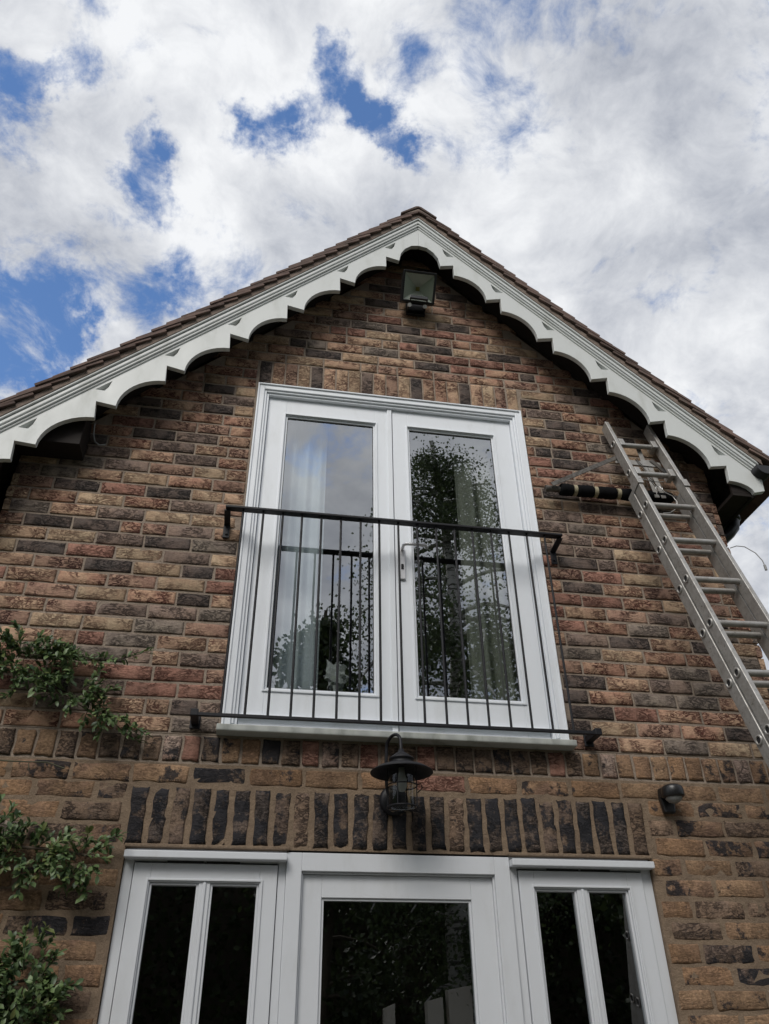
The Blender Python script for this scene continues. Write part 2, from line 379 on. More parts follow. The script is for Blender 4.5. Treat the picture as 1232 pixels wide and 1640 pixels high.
# lower storey, left and right of the opening, then the band above the lintel
wbox(XLi, OP2[0], GROUND, -.452); wbox(OP2[1], XRi, GROUND, -.452)
wbox(XLi, XRi, -.452, -.125); wallm.box(XLi, XRi, MY+.002, DEP, -.125, 0.0, 0)
wallm.prism([(XLi, 0), (OP1[0], 0), (OP1[0], 2.058), (-1.0, rake(-1.0)) if False else (OP1[0], rake(OP1[0])), (XLi, rake(XLi))], MY, DEP)
wallm.prism([(OP1[1], 0), (XRi, 0), (XRi, rake(XRi)), (OP1[1], rake(OP1[1]))], MY, DEP)
wallm.prism([(OP1[0], 2.058), (OP1[1], 2.058), (OP1[1], rake(OP1[1])), (XC, rake(XC)), (OP1[0], rake(OP1[0]))], MY, DEP)
# side walls going back
for xa, xb in ((XLi, XLi+.28), (XRi-.28, XRi)):
    wallm.box(xa, xb, DEP, 5.0, GROUND, 0.0, 1); wallm.box(xa, xb, DEP, 5.0, 0.0, 1.32 if xa < 0 else 1.60, 0)
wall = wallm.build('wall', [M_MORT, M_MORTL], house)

TONES_UP=[(-1.61,1.24,"C"),(-1.73,0.87,"C"),(-1.51,1.03,"C"),(-1.74,1.02,"C"),(-1.40,0.80,"C"),(-1.58,1.54,"C"),(-1.25,0.93,"P"),(-1.35,1.61,"C"),(-1.72,1.33,"P"),(-1.83,1.10,"P"),(-1.49,1.46,"P"),(-1.61,1.39,"P"),(-1.38,1.10,"P"),(-1.95,1.21,"P"),(-1.38,1.25,"R"),(-1.51,0.86,"R"),(-1.77,1.27,"B"),(-1.48,1.33,"B"),(-1.73,1.17,"V"),(-1.83,0.94,"B"),(-1.62,0.94,"B"),(-1.39,0.94,"V"),(-1.81,0.80,"B"),(-1.62,0.80,"V"),(-1.76,0.72,"B"),(-1.51,0.72,"V"),(-1.30,0.71,"V"),(-1.80,0.65,"V"),(-1.62,0.64,"V"),(-1.39,0.64,"B"),(-1.91,1.03,"V"),(-1.48,1.18,"B"),(-1.34,1.19,"V"),(-1.60,1.10,"B"),(-1.42,1.55,"V"),(-1.34,1.47,"B"),(-1.31,0.88,"B"),(-1.28,1.76,"C"),(-0.96,1.83,"C"),(-0.97,1.97,"C"),(-1.26,1.61,"C"),(-1.17,1.25,"C"),(-1.17,0.95,"C"),(-0.86,1.91,"P"),(-1.04,1.61,"P"),(-1.16,1.54,"P"),(-1.04,1.47,"P"),(-1.04,1.17,"P"),(-1.06,1.02,"P"),(-1.34,1.11,"P"),(-0.96,0.96,"P"),(-0.84,0.95,"P"),(-1.41,1.47,"P"),(-1.34,1.25,"R"),(-1.15,1.83,"B"),(-1.06,1.90,"V"),(-1.19,1.98,"V"),(-0.85,2.06,"V"),(-0.95,2.12,"V"),(-0.86,2.19,"B"),(-0.82,1.98,"B"),(-0.83,1.83,"B"),(-1.05,1.75,"V"),(-1.36,1.68,"R"),(-1.16,1.68,"V"),(-0.96,1.67,"V"),(-0.83,1.68,"V"),(-0.86,1.75,"V"),(-1.37,1.54,"B"),(-0.96,1.54,"B"),(-1.26,1.47,"B"),(-0.83,1.54,"V"),(-1.15,1.40,"V"),(-0.97,1.40,"B"),(-0.83,1.40,"B"),(-1.26,1.33,"B"),(-1.04,1.32,"V"),(-0.85,1.33,"V"),(-0.97,1.25,"B"),(-0.84,1.25,"B"),(-1.16,1.10,"B"),(-0.96,1.10,"B"),(-0.87,1.02,"B"),(-1.28,1.17,"V"),(-1.27,1.02,"V"),(-1.37,0.79,"C"),(-0.98,0.79,"C"),(-1.11,0.86,"P"),(-0.98,0.65,"C"),(-1.17,0.48,"P"),(-1.26,0.41,"P"),(-1.16,0.33,"P"),(-0.87,0.56,"P"),(-1.06,0.56,"P"),(-1.28,0.56,"P"),(-0.84,0.35,"P"),(-0.99,0.05,"P"),(-0.86,0.12,"P"),(-1.00,0.12,"C"),(-1.31,0.33,"P"),(-0.84,0.80,"R"),(-0.91,0.72,"R"),(-0.98,0.18,"R"),(-0.89,0.26,"R"),(-1.01,0.27,"V"),(-1.27,0.87,"B"),(-1.17,0.80,"B"),(-1.30,0.72,"V"),(-1.07,0.72,"B"),(-1.35,0.64,"B"),(-1.17,0.64,"V"),(-0.84,0.64,"B"),(-1.33,0.48,"B"),(-0.97,0.49,"V"),(-0.84,0.49,"B"),(-1.05,0.41,"B"),(-0.87,0.42,"B"),(-0.98,0.34,"B"),(-0.84,0.20,"B"),(-1.11,0.11,"B"),(-1.18,0.18,"R"),(-0.86,0.87,"B"),(-0.84,0.95,"P"),(0.96,1.98,"C"),(1.04,1.91,"C"),(1.04,1.76,"C"),(0.97,1.69,"C"),(0.86,1.74,"C"),(0.84,2.11,"C"),(0.84,2.35,"C"),(1.25,2.14,"P"),(0.86,2.04,"P"),(1.16,1.98,"P"),(1.20,1.86,"P"),(1.04,1.32,"P"),(1.14,1.39,"P"),(1.30,1.38,"P"),(0.85,1.32,"P"),(0.84,1.25,"P"),(1.14,1.23,"P"),(1.04,1.16,"P"),(0.97,1.08,"P"),(1.16,1.09,"P"),(1.04,1.01,"C"),(0.85,1.62,"R"),(1.09,1.58,"R"),(0.86,1.70,"R"),(0.86,1.01,"R"),(0.92,2.28,"V"),(0.86,2.20,"B"),(1.12,2.29,"B"),(1.07,2.21,"P"),(0.97,2.13,"V"),(1.04,2.05,"B"),(1.23,2.06,"V"),(0.84,1.98,"B"),(0.86,1.91,"V"),(1.22,1.92,"V"),(0.84,1.83,"B"),(1.00,1.83,"V"),(1.11,1.69,"V"),(1.23,1.61,"V"),(0.86,1.55,"V"),(0.82,1.39,"B"),(0.97,1.39,"B"),(1.26,1.31,"V"),(0.96,1.24,"B"),(1.32,1.25,"V"),(1.27,1.18,"V"),(1.18,2.41,"P"),(1.05,1.01,"C"),(1.05,0.86,"C"),(1.27,0.56,"C"),(0.96,0.34,"C"),(0.86,0.27,"C"),(0.84,0.19,"C"),(0.89,0.12,"C"),(0.97,1.08,"P"),(1.16,1.09,"P"),(1.05,0.57,"P"),(0.97,0.49,"P"),(1.37,0.64,"P"),(1.44,0.71,"P"),(1.36,0.34,"P"),(1.26,0.26,"P"),(1.42,0.42,"P"),(1.41,0.26,"P"),(0.84,0.34,"P"),(1.15,0.79,"R"),(1.18,0.94,"R"),(0.83,0.80,"R"),(1.27,0.71,"V"),(1.16,0.19,"R"),(0.97,0.65,"R"),(1.24,1.02,"V"),(0.96,0.94,"V"),(1.35,0.94,"B"),(1.28,0.87,"B"),(0.97,0.79,"B"),(1.37,0.79,"V"),(1.05,0.71,"B"),(0.87,0.71,"R"),(1.16,0.64,"V"),(0.86,0.56,"B"),(1.45,0.56,"B"),(1.15,0.49,"B"),(1.38,0.49,"V"),(0.87,0.41,"V"),(1.06,0.42,"V"),(1.27,0.41,"B"),(1.14,0.34,"B"),(1.04,0.27,"V"),(0.97,0.19,"V"),(1.33,0.19,"V"),(1.04,0.11,"B"),(1.27,0.11,"V"),(0.96,0.04,"V"),(1.14,0.04,"B"),(0.87,0.87,"V"),(0.84,0.95,"B"),(0.84,0.65,"B"),(1.27,0.26,"P"),(1.49,0.26,"P"),(1.37,0.04,"P"),(1.15,0.04,"B"),(1.27,0.12,"V"),(1.49,0.11,"V"),(1.38,0.18,"V"),(1.57,0.19,"V"),(1.11,0.11,"B"),(1.59,0.05,"B"),(1.17,0.33,"C"),(0.17,2.65,"C"),(-0.06,2.66,"P"),(-0.59,2.42,"C"),(-0.29,2.33,"C"),(-0.46,2.65,"P"),(0.15,2.35,"C"),(0.37,2.51,"C"),(0.80,2.50,"C"),(0.82,2.35,"C"),(0.49,2.72,"C"),(0.07,2.57,"P"),(-0.42,2.41,"P"),(-0.17,2.42,"P"),(0.00,2.87,"C"),(0.01,3.03,"C"),(0.28,2.42,"R"),(0.38,2.64,"R"),(0.14,2.49,"R"),(0.72,2.43,"R"),(0.61,2.64,"R"),(-0.38,2.57,"R"),(0.38,2.36,"R"),(-0.16,2.57,"R"),(-0.49,2.50,"V"),(-0.27,2.49,"B"),(-0.06,2.49,"B"),(0.06,2.43,"B"),(-0.10,2.35,"B"),(0.00,2.35,"B"),(0.59,2.49,"B"),(0.59,2.35,"V"),(0.38,2.79,"B"),(-0.03,2.94,"V"),(-0.16,2.73,"V"),(0.52,2.42,"V")]
TONES_LOW=[(-1.49,-0.18,"S"),(-1.25,-0.17,"S"),(-1.01,-0.17,"T"),(-0.76,-0.17,"K"),(-0.59,-0.17,"T"),(-1.54,-0.26,"T"),(-1.36,-0.26,"S"),(-1.20,-0.25,"D"),(-1.48,-0.34,"T"),(-1.25,-0.34,"D"),(-1.53,-0.41,"P"),(-1.39,-0.73,"K"),(-1.16,-0.73,"K"),(-1.13,-0.81,"K"),(-1.13,-0.89,"T"),(-1.13,-0.99,"D"),(-0.53,-0.16,"S"),(-0.29,-0.17,"T"),(-0.11,-0.17,"T"),(0.19,-0.17,"R"),(0.40,-0.17,"T"),(0.44,-0.17,"T"),(0.64,-0.17,"S"),(0.86,-0.17,"T"),(1.13,-0.16,"T"),(1.35,-0.16,"T"),(1.57,-0.16,"T"),(1.21,-0.24,"T"),(1.45,-0.24,"S"),(1.65,-0.24,"S"),(1.18,-0.32,"D"),(1.31,-0.33,"S"),(1.57,-0.33,"D"),(1.23,-0.41,"T"),(1.46,-0.41,"S"),(1.61,-0.41,"S"),(1.16,-0.49,"S"),(1.34,-0.49,"T"),(1.54,-0.49,"D"),(1.11,-0.56,"P"),(1.27,-0.56,"S"),(1.46,-0.57,"T"),(1.15,-0.64,"T"),(1.34,-0.65,"D"),(1.52,-0.65,"D"),(1.11,-0.73,"T"),(1.27,-0.72,"D"),(1.44,-0.73,"T"),(1.15,-0.80,"T"),(1.34,-0.80,"K"),(1.50,-0.81,"T"),(1.12,-0.88,"T"),(1.26,-0.88,"S"),(1.44,-0.88,"K"),(1.15,-0.95,"T"),(1.35,-0.96,"T"),(1.12,-1.02,"T"),(1.28,-1.03,"D")]
TONES_HEAD=[(-1.60,-0.07,"T"),(-1.51,-0.07,"T"),(-1.43,-0.07,"D"),(-1.34,-0.08,"S"),(-1.26,-0.08,"D"),(-1.18,-0.07,"K"),(-1.11,-0.07,"T"),(-1.02,-0.07,"D"),(-0.94,-0.07,"W"),(-0.85,-0.06,"K"),(-0.77,-0.07,"T"),(-0.69,-0.07,"T"),(-0.61,-0.06,"T"),(-0.61,-0.07,"T"),(-0.54,-0.06,"K"),(-0.45,-0.06,"D"),(-0.37,-0.07,"R"),(-0.29,-0.07,"W"),(-0.21,-0.07,"D"),(-0.12,-0.07,"R"),(-0.05,-0.06,"D"),(0.12,-0.07,"R"),(0.20,-0.07,"D"),(0.28,-0.07,"D"),(0.36,-0.07,"D"),(0.46,-0.07,"D"),(0.43,-0.06,"D"),(0.51,-0.06,"D"),(0.59,-0.06,"D"),(0.68,-0.06,"R"),(0.76,-0.07,"D"),(0.84,-0.06,"T"),(0.92,-0.06,"T"),(1.00,-0.07,"W"),(1.09,-0.07,"T"),(1.17,-0.06,"P"),(1.25,-0.07,"T"),(1.34,-0.07,"T"),(1.42,-0.07,"T"),(1.50,-0.07,"S"),(1.59,-0.07,"P"),(1.68,-0.07,"T")]

# brick meshes (front face towards -Y, centred on the origin)
def brick_mesh(name, w, h, seed, nx, nz, rel, edge, dep=.035):
    r_ = random.Random(seed); V = []; F = []; S = []
    ax = r_.uniform(-.5, .5)*w; az = r_.uniform(-.3, .3)*h
    for k in range(nz+1):
        for i in range(nx+1):
            u = i/nx; t = k/nz
            per = i in (0, nx) or k in (0, nz)
            # rings close to the arris
            uu = u; tt = t
            if i == 1: uu = .045 if w > .08 else .12
            if i == nx-1: uu = 1-(.045 if w > .08 else .12)
            if nx > 4 and 1 < i < nx-1: uu = .045+(i-1)/(nx-2)*.91
            if k == 1: tt = .10
            if k == nz-1: tt = .90
            if 1 < k < nz-1: tt = .10+(k-1)/(nz-2)*.80
            x = (uu-.5)*w; z = (tt-.5)*h
            if per:
                x += r_.uniform(-edge, edge); z += r_.uniform(-edge, edge); y = .0030+r_.uniform(0, .0018)
            else:
                x += (r_.uniform(-.3, .3)*w/nx if 1 < i < nx-1 else 0); y = r_.uniform(-rel, rel)
                y += rel*1.3*math.sin(8*(x-ax)/w+ (z-az)*60)
            V.append((x, y, z))
    for k in range(nz):
        for i in range(nx):
            a = k*(nx+1)+i; F.append((a, a+1, a+nx+2, a+nx+1)); S.append(True)
    ring = [i for i in range(nx+1)] + [k*(nx+1)+nx for k in range(1, nz+1)] + [nz*(nx+1)+i for i in range(nx-1, -1, -1)] + [k*(nx+1) for k in range(nz-1, 0, -1)]
    b = len(V)
    for i in ring: x, y, z = V[i]; V.append((x, dep, z))
    m = len(ring)
    for j in range(m): F.append((ring[(j+1) % m], ring[j], b+j, b+(j+1) % m)); S.append(False)
    me = bpy.data.meshes.new(name); me.from_pydata(V, [], F); me.polygons.foreach_set('use_smooth', S)
    me.materials.append(BM['B'][0][0] if False else BM['B'][0]); me.update(); return me
BW, BH = .212, .0635
STR = [brick_mesh('brick', BW, BH, 10+i, 6, 4, .0022, .0016) for i in range(14)]
HALF = [brick_mesh('brick', .10, BH, 40+i, 4, 4, .0022, .0016) for i in range(8)]
STRL = [brick_mesh('brick', .215, .0675, 60+i, 6, 4, .0014, .0042) for i in range(12)]
HALFL = [brick_mesh('brick', .10, .0675, 80+i, 4, 4, .0014, .0030) for i in range(6)]
HEAD = [brick_mesh('header_brick', .070, .103, 100+i, 4, 4, .0014, .003) for i in range(10)]
SOLU = [brick_mesh('soldier_brick', .0655, .186, 120+i, 4, 6, .0020, .0012, .1) for i in range(9)]
SOLL = [brick_mesh('soldier_brick', .060, .214, 140+i, 4, 7, .0022, .0040, .1) for i in range(10)]
bricks = []   # (mesh, centre, scale_x, scale_z, tone, rot)
def near_tone(lst, x, z, hw, hh):
    for a, b_, t in lst:
        if abs(a-x) < hw and abs(b_-z) < hh: return t
    return None
def vary(t): return (t, rnd.randrange(len(BM[t])))
def lay_row(zc, phase, pitch, joint, zone, toneL, weights, holes, hh, y=0.0):
    x = phase
    while x > XL: x -= pitch
    segs = []; cuts = sorted([XL] + [c for h in holes for c in h] + [XR])
    spans = [(cuts[i], cuts[i+1]) for i in range(0, len(cuts), 2)]
    while x < XR:
        a, b_ = x, x+pitch
        for s0, s1 in spans:
            p_, q_ = max(a, s0), min(b_, s1)
            if q_-p_ < .03: continue
            # swallow slivers into closers
            segs.append([p_, q_])
        x += pitch
    for i in range(len(segs)-1, 0, -1):
        if segs[i][1]-segs[i][0] < .075 and abs(segs[i-1][1]-segs[i][0]) < .002:
            tot = segs[i][1]-segs[i-1][0]; mid_ = segs[i-1][0]+tot*.6; segs[i-1][1] = mid_; segs[i][0] = mid_
    if len(segs) > 1 and segs[0][1]-segs[0][0] < .075:
        mid_ = segs[0][0]+(segs[1][1]-segs[0][0])*.4; segs[0][1] = mid_; segs[1][0] = mid_
    for p_, q_ in segs:
        if rnd.random() < .05 and q_-p_ > .2 and zone == 'U': pieces = [(p_, p_+(q_-p_)*.46), (p_+(q_-p_)*.46, q_)]
        else: pieces = [(p_, q_)]
        for c, d in pieces:
            j0 = joint*(0 if abs(c-XL) < .001 or abs(c-.0) < -1 else .5)
            w = d-c-joint; xc = (c+d)/2
            if w < .02: continue
            if zc + .03 > rake(xc) + .05: continue
            t = near_tone(toneL, xc, zc, w/2+.006, hh)
            if t is None: t = rnd.choices(list(weights), list(weights.values()))[0]
            base = (STR if w > .14 else HALF) if zone == 'U' else (STRL if w > .14 else HALFL)
            bw = (BW if zone == 'U' else .215) if w > .14 else .10
            bricks.append((rnd.choice(base), Vector((xc, y+rnd.uniform(-.0022, .0022), zc+rnd.uniform(-.0015, .0015))), w/bw, rnd.uniform(.96, 1.03), vary(t), rnd.uniform(-.008, .008)))
WU = {'B': 38, 'V': 33, 'R': 9, 'P': 14, 'C': 6}
WL = {'T': 56, 'S': 20, 'D': 14, 'K': 5, 'P': 5, 'V': 5}
PH = {25: .0228, 21: .1786, 14: .0807}
phase = None
for n in range(28, -18, -1):
    zc = (28.5-n)*.075
    if n in PH: phase = PH[n]
    elif phase is None: phase = .13
    else: phase = (phase + .1125 + rnd.uniform(-.022, .022)) % .225
    holes = []
    if OP1[2]-.03 < zc < 2.04: holes = [(OP1[0]-.004, OP1[1]+.004)]
    elif 2.04 <= zc < 2.25: holes = [(-.795, .795)]
    if rake(XC) < zc-.04: break
    lay_row(zc, phase, .225, .0115, 'U', TONES_UP, WU, holes, .032)
# soldiers over the balcony doors
SU = 'C B V B C B B B P B V B C B V B C B B V B'.split()
for i in range(21):
    x = -.7875+.075*(i+.5)
    bricks.append((rnd.choice(SOLU), Vector((x, rnd.uniform(-.002, .002), 2.154)), rnd.uniform(.95, 1.04), rnd.uniform(.985, 1.01), vary(SU[i]), rnd.uniform(-.012, .012)))
# brick-on-edge band
x = XL+.002; k = 0
while x < XR-.05:
    w = rnd.uniform(.068, .076); jt = .0115
    if x+w > XR: w = XR-x
    xc = x+w/2; t = near_tone(TONES_HEAD, xc, -.062, .042, .2) or rnd.choice('TTDDSKR')
    bricks.append((rnd.choice(HEAD), Vector((xc, rnd.uniform(-.003, .002), -.0625+rnd.uniform(-.002, .002))), w/.070, rnd.uniform(.96, 1.02), vary(t), rnd.uniform(-.02, .02)))
    x += w+jt
# lower rows
z = -.168; k = 0
rows = [(-.170, -.181)] + [(-.243-.0805*i, None) for i in range(30)]
lowph = {0: .998, 1: .872, 2: 1.225, 3: 1.112, 4: .99, 5: 1.115, 6: .996, 7: 1.11, 8: .99}
for i, (zc, _) in enumerate(rows):
    if zc < GROUND+.04: break
    ph = lowph.get(i, 1.0 + (.1175 if i % 2 else 0) + rnd.uniform(-.02, .02))
    holes = []
    if zc < -.205 and zc > -.46: holes = [(-1.118, 1.096)]
    elif zc < -.46: holes = [(OP2[0]-.004, OP2[1]+.004)]
    lay_row(zc, ph, .2355, .0150, 'L', TONES_LOW, WL, holes, .036, .003)
# lintel of sooty soldiers
for i in range(27):
    x = -1.113+.0816*(i+.5)
    t = rnd.choices('LSKD', (11, 1, 4, 2))[0]
    if i in (8, 16, 26): t = 'D'
    bricks.append((rnd.choice(SOLL), Vector((x, rnd.uniform(-.002, .003), -.331+rnd.uniform(-.003, .003))), rnd.uniform(.9, 1.06), rnd.uniform(.98, 1.02), vary(t), rnd.uniform(-.03, .03)))

def px_size(P_):
    d = P_-CAM; z_ = d.dot(CF)
    if z_ <= .1: return 0, False
    u = 616+1249.56*d.dot(CX)/z_; v = 820-1249.56*d.dot(CU)/z_
    return 1/z_, (-15 < u < 1247 and -15 < v < 1655)
big_ = []
for b in bricks:
    s_, vis = px_size(b[1])
    cls = b[0].name.split('.')[0]
    big_.append((vis, s_*b[2]*(b[0].vertices[0].co.x*-2), cls))
order = sorted([i for i in range(len(bricks)) if big_[i][0] and big_[i][2] == 'brick'], key=lambda i: -big_[i][1])
single = set(order[:300]) | {i for i in range(len(bricks)) if big_[i][2] != 'brick' and big_[i][0]}
rest = MB()
W0 = wloc(wall)
for i, (me, c, sx, sz, ki, rot) in enumerate(bricks):
    M = Matrix.Translation(c) @ Matrix.Rotation(rot, 4, 'Y') @ Matrix.Diagonal((sx, 1, sz, 1))
    corner = (abs(c.x-XL) < .13 or abs(c.x-XR) < .13)
    if i in single:
        o = bpy.data.objects.new(me.name.split('.')[0], me); COL.objects.link(o)
        o.parent = wall; o.matrix_local = Matrix.Translation(-W0) @ M
        o.material_slots[0].link = 'OBJECT'; o.material_slots[0].material = BM[ki[0]][ki[1]]
    else:
        vs = [M @ v.co for v in me.vertices]; b0 = len(rest.v); mi = FIDX[ki]
        rest.v += [tuple(v) for v in vs]
        for p_ in me.polygons: rest.f.append([v+b0 for v in p_.vertices]); rest.m.append(mi); rest.sm.append(p_.use_smooth)
# bricks on the two side walls
for side in (-1, 1):
    for n in range(28, -10, -1):
        zc = (28.5-n)*.075
        if zc > (1.28 if side < 0 else 1.5): break
        y = .0 + (.1125 if n % 2 else 0)
        first = True
        yy = -.002
        while yy < 3.2:
            w = (.10 if (n % 2 and first) else .2135); first = False
            me = rnd.choice(STR if w > .14 else HALF); s_ = w/(BW if w > .14 else .10)
            M = Matrix.Translation(((XR if side > 0 else XL)+side*rnd.uniform(0, .004), yy+w/2, zc)) @ Matrix.Rotation(side*PI/2, 4, 'Z') @ Matrix.Diagonal((s_, 1, 1, 1))
            b0 = len(rest.v); mi = FIDX[vary(rnd.choices(list(WU), list(WU.values()))[0])]
            rest.v += [tuple(M @ v.co) for v in me.vertices]
            for p_ in me.polygons: rest.f.append([v+b0 for v in p_.vertices]); rest.m.append(mi); rest.sm.append(p_.use_smooth)
            yy += w+.0115
    i = 0
    while True:
        zc = -.09-.0805*i; i += 1
        if zc < GROUND+.04: break
        yy = -.002 + (-.0 if i % 2 else 0); first = True
        while yy < 3.2:
            w = (.10 if (i % 2 and first) else .217); first = False
            me = rnd.choice(STRL if w > .14 else HALFL); s_ = w/(.215 if w > .14 else .10)
            M = Matrix.Translation(((XR if side > 0 else XL)+side*rnd.uniform(0, .004), yy+w/2, zc)) @ Matrix.Rotation(side*PI/2, 4, 'Z') @ Matrix.Diagonal((s_, 1, 1, 1))
            b0 = len(rest.v); mi = FIDX[vary(rnd.choices(list(WL), list(WL.values()))[0])]
            rest.v += [tuple(M @ v.co) for v in me.vertices]
            for p_ in me.polygons: rest.f.append([v+b0 for v in p_.vertices]); rest.m.append(mi); rest.sm.append(p_.use_smooth)
            yy += w+.0175
o = rest.build('brick_courses', [BM[k][i] for k, i in FLAT], wall, fix=False); o['kind'] = 'stuff'
# mortar smears and a strip of render under the lintel
rs = MB(); rs.box(-1.10, -.462, -.004, .03, -.4535, -.441); rs.box(.446, 1.085, -.004, .03, -.4535, -.441)
rs.build('render_strip', M_MORTL, house, .003)
ls = MB(); ls.box(-.462, .446, .012, .12, -.4535, -.445); ls.build('lintel_plate', M_GROOVE, house)

# ---------------------------------------------------------------- balcony doors
fd = MB()
frame_ring(fd, -.785, .785, .030, 2.055, .040, -.012, .075, wb=0)
fd.box(-.745, .745, .010, .075, .030, .052)
french = fd.build('balcony_doors', M_WHITE, house, .003)
tr_ = MB()
frame_ring(tr_, -.745, .745, .052, 2.015, .013, -.003, .06, wb=0)
frame_ring(tr_, -.732, .732, .052, 2.002, .014, .008, .06, wb=0)
frame_ring(tr_, -.7845, .7845, .031, 2.0545, .010, -.020, -.0125, wb=0)
tr_.build('frame_moulding', M_WHITE, french, .0025)
for x0, x1, gx0, gx1 in ((-.716, -.0025, -.612, -.100), (.0025, .716, .092, .606)):
    lf = MB(); zt = 1.987; zb = .056; gt = 1.868; gb = .228; y0, y1 = .030, .072
    lf.box(x0, gx0, y0, y1, zb, zt); lf.box(gx1, x1, y0, y1, zb, zt); lf.box(gx0, gx1, y0, y1, gt, zt); lf.box(gx0, gx1, y0, y1, zb, gb)
    leaf = lf.build('door_leaf', M_WHITE, french, .002)
    bd = MB(); frame_ring(bd, gx0-.012, gx1+.012, gb-.012, gt+.012, .009, .023, .0295)
    frame_ring(bd, gx0, gx1, gb, gt, .010, .038, .060); bd.build('glazing_bead', M_WHITE, french, .0015)
    gs = MB(); frame_ring(gs, gx0+.010, gx1-.010, gb+.010, gt-.010, .003, .046, .058); gs.build('glazing_seal', M_GROOVE, french)
    gl = MB(); gl.box(gx0+.013, gx1-.013, .048, .056, gb+.013, gt-.013); gl.build('glass_pane', M_GLASS, french)
ast = MB(); ast.box(-.030, -.0035, .020, .0295, .056, 1.987); ast.build('cover_strip', M_WHITE, french, .002)
wb_ = MB(); wb_.prism([(0, 0)]*0 or [(-.715, .085), (.715, .085), (.715, .100), (-.715, .100)], .004, .0295); wb_.build('weather_bar', M_WHITE, french, .004)
gr = MB(); gr.box(-.70, .70, -.001, .010, .0305, .0365); gr.build('threshold_groove', M_GROOVE, french)
sl = MB(); sl.box(-.800, .800, -.062, .075, .0005, .0295); sl.build('sill', M_SILL, french, .004)
hd = MB(); hd.box(.020, .050, .016, .0295, .845, 1.035)
hd.tube([(.035, .018, 1.018), (.035, -.030, 1.018), (.045, -.038, 1.019), (.10, -.040, 1.021), (.150, -.038, 1.021), (.158, -.026, 1.019), (.158, -.016, 1.017)], .0085, 10)
hd.box(.028, .042, .012, .017, .90, .93, 1)
hd.build('handle', [M_CHROME, M_BLACK], french, .002)

# ---------------------------------------------------------------- garden door and side lights
def side_light(x0, x1, sx0, sx1, g, name='side_window'):
    y = .022
    fr = MB(); zb = GROUND+.16; zt = -.4545
    fr.box(x0, sx0-.003, y, .095, zb, zt); fr.box(sx1+.003, x1, y, .095, zb, zt); fr.box(sx0-.003, sx1+.003, y, .095, -.500, zt); fr.box(sx0-.003, sx1+.003, y, .095, zb, zb+.05)
    f_ = fr.build(name, M_WHITE_SHADED, house, .002)
    tb = MB(); tb.box(x0+.001, x1-.001, -.034, y-.0005, -.497, -.4705); tb.build('drip_board', M_WHITE_SHADED, f_, .003)
    vt = MB(); cx = (x0+x1)/2; vt.box(cx-.15, cx-.01, y-.004, y-.0005, -.5055, -.4985); vt.box(cx+.0, cx+.13, y-.004, y-.0005, -.5055, -.4985); vt.build('vent_slot', M_GROOVE, f_)
    s_ = MB(); zst, zsb = -.5075, zb+.055; gt = -.575; gb = zsb+.12; ys = .014
    s_.box(sx0, g[0], ys, .060, zsb, zst); s_.box(g[3], sx1, ys, .060, zsb, zst); s_.box(g[0], g[3], ys, .060, gt, zst); s_.box(g[0], g[3], ys, .060, zsb, gb)
    s_.build('sash', M_WHITE_SHADED, f_, .002)
    gb_ = MB(); gb_.box(g[1], g[2], ys+.003, .0595, gb, gt); gb_.box((g[1]+g[2])/2-.006, (g[1]+g[2])/2+.006, ys-.004, ys+.0025, gb, gt); gb_.build('glazing_bar', M_WHITE_SHADED, f_, .003)
    for a, b_ in ((g[0], g[1]), (g[2], g[3])):
        be = MB(); frame_ring(be, a-.011, b_+.011, gb, gt+.011, .0095, ys-.006, ys-.0005) if False else None
        be = MB(); frame_ring(be, a, b_, gb, gt, .009, ys+.010, .055); be.build('glazing_bead', M_WHITE_SHADED, f_, .0015)
        gl = MB(); gl.box(a+.009, b_-.009, .040, .048, gb+.009, gt-.009); gl.build('glass_pane', M_GLASS2, f_)
    ed = MB(); frame_ring(ed, g[0]-.013, g[3]+.013, gb-.013, gt+.013, .008, ys-.006, ys-.0005); ed.build('sash_moulding', M_WHITE_SHADED, f_, .0015)
    return f_
side_light(-1.094, -.470, -1.053, -.503, (-.988, -.802, -.758, -.571))
side_light(.450, 1.076, .487, 1.030, (.551, .734, .779, .960))
dr = MB(); zb = GROUND+.05; zt = -.4595
y = .008
dr.box(-.4695, -.409, y, .10, zb, zt); dr.box(.384, .4495, y, .10, zb, zt); dr.box(-.409, .384, y, .10, -.527, zt)
door = dr.build('garden_door', M_WHITE_SHADED, house, .002)
dm = MB(); frame_ring(dm, -.409, .384, zb, -.527, .007, .022, .06, wb=0); dm.build('frame_moulding', M_WHITE_SHADED, door, .0015)
dl = MB(); g0, g1, gt, gb = -.324, .285, -.618, -2.2
dl.box(-.402, g0, .036, .08, zb+.01, -.535); dl.box(g1, .377, .036, .08, zb+.01, -.535); dl.box(g0, g1, .036, .08, gt, -.535); dl.box(g0, g1, .036, .08, zb+.01, gb)
dl.build('door_leaf', M_WHITE_SHADED, door, .002)
be = MB(); frame_ring(be, g0, g1, gb, gt, .010, .044, .070); be.build('glazing_bead', M_WHITE_SHADED, door, .0015)
gl = MB(); gl.box(g0+.010, g1-.010, .052, .060, gb+.010, gt-.010); gl.build('glass_pane', M_GLASS2, door)
st = MB(); st.box(-1.10, 1.08, -.06, .10, GROUND, GROUND+.05); st.build('doorstep', M_SILL, house, .004)

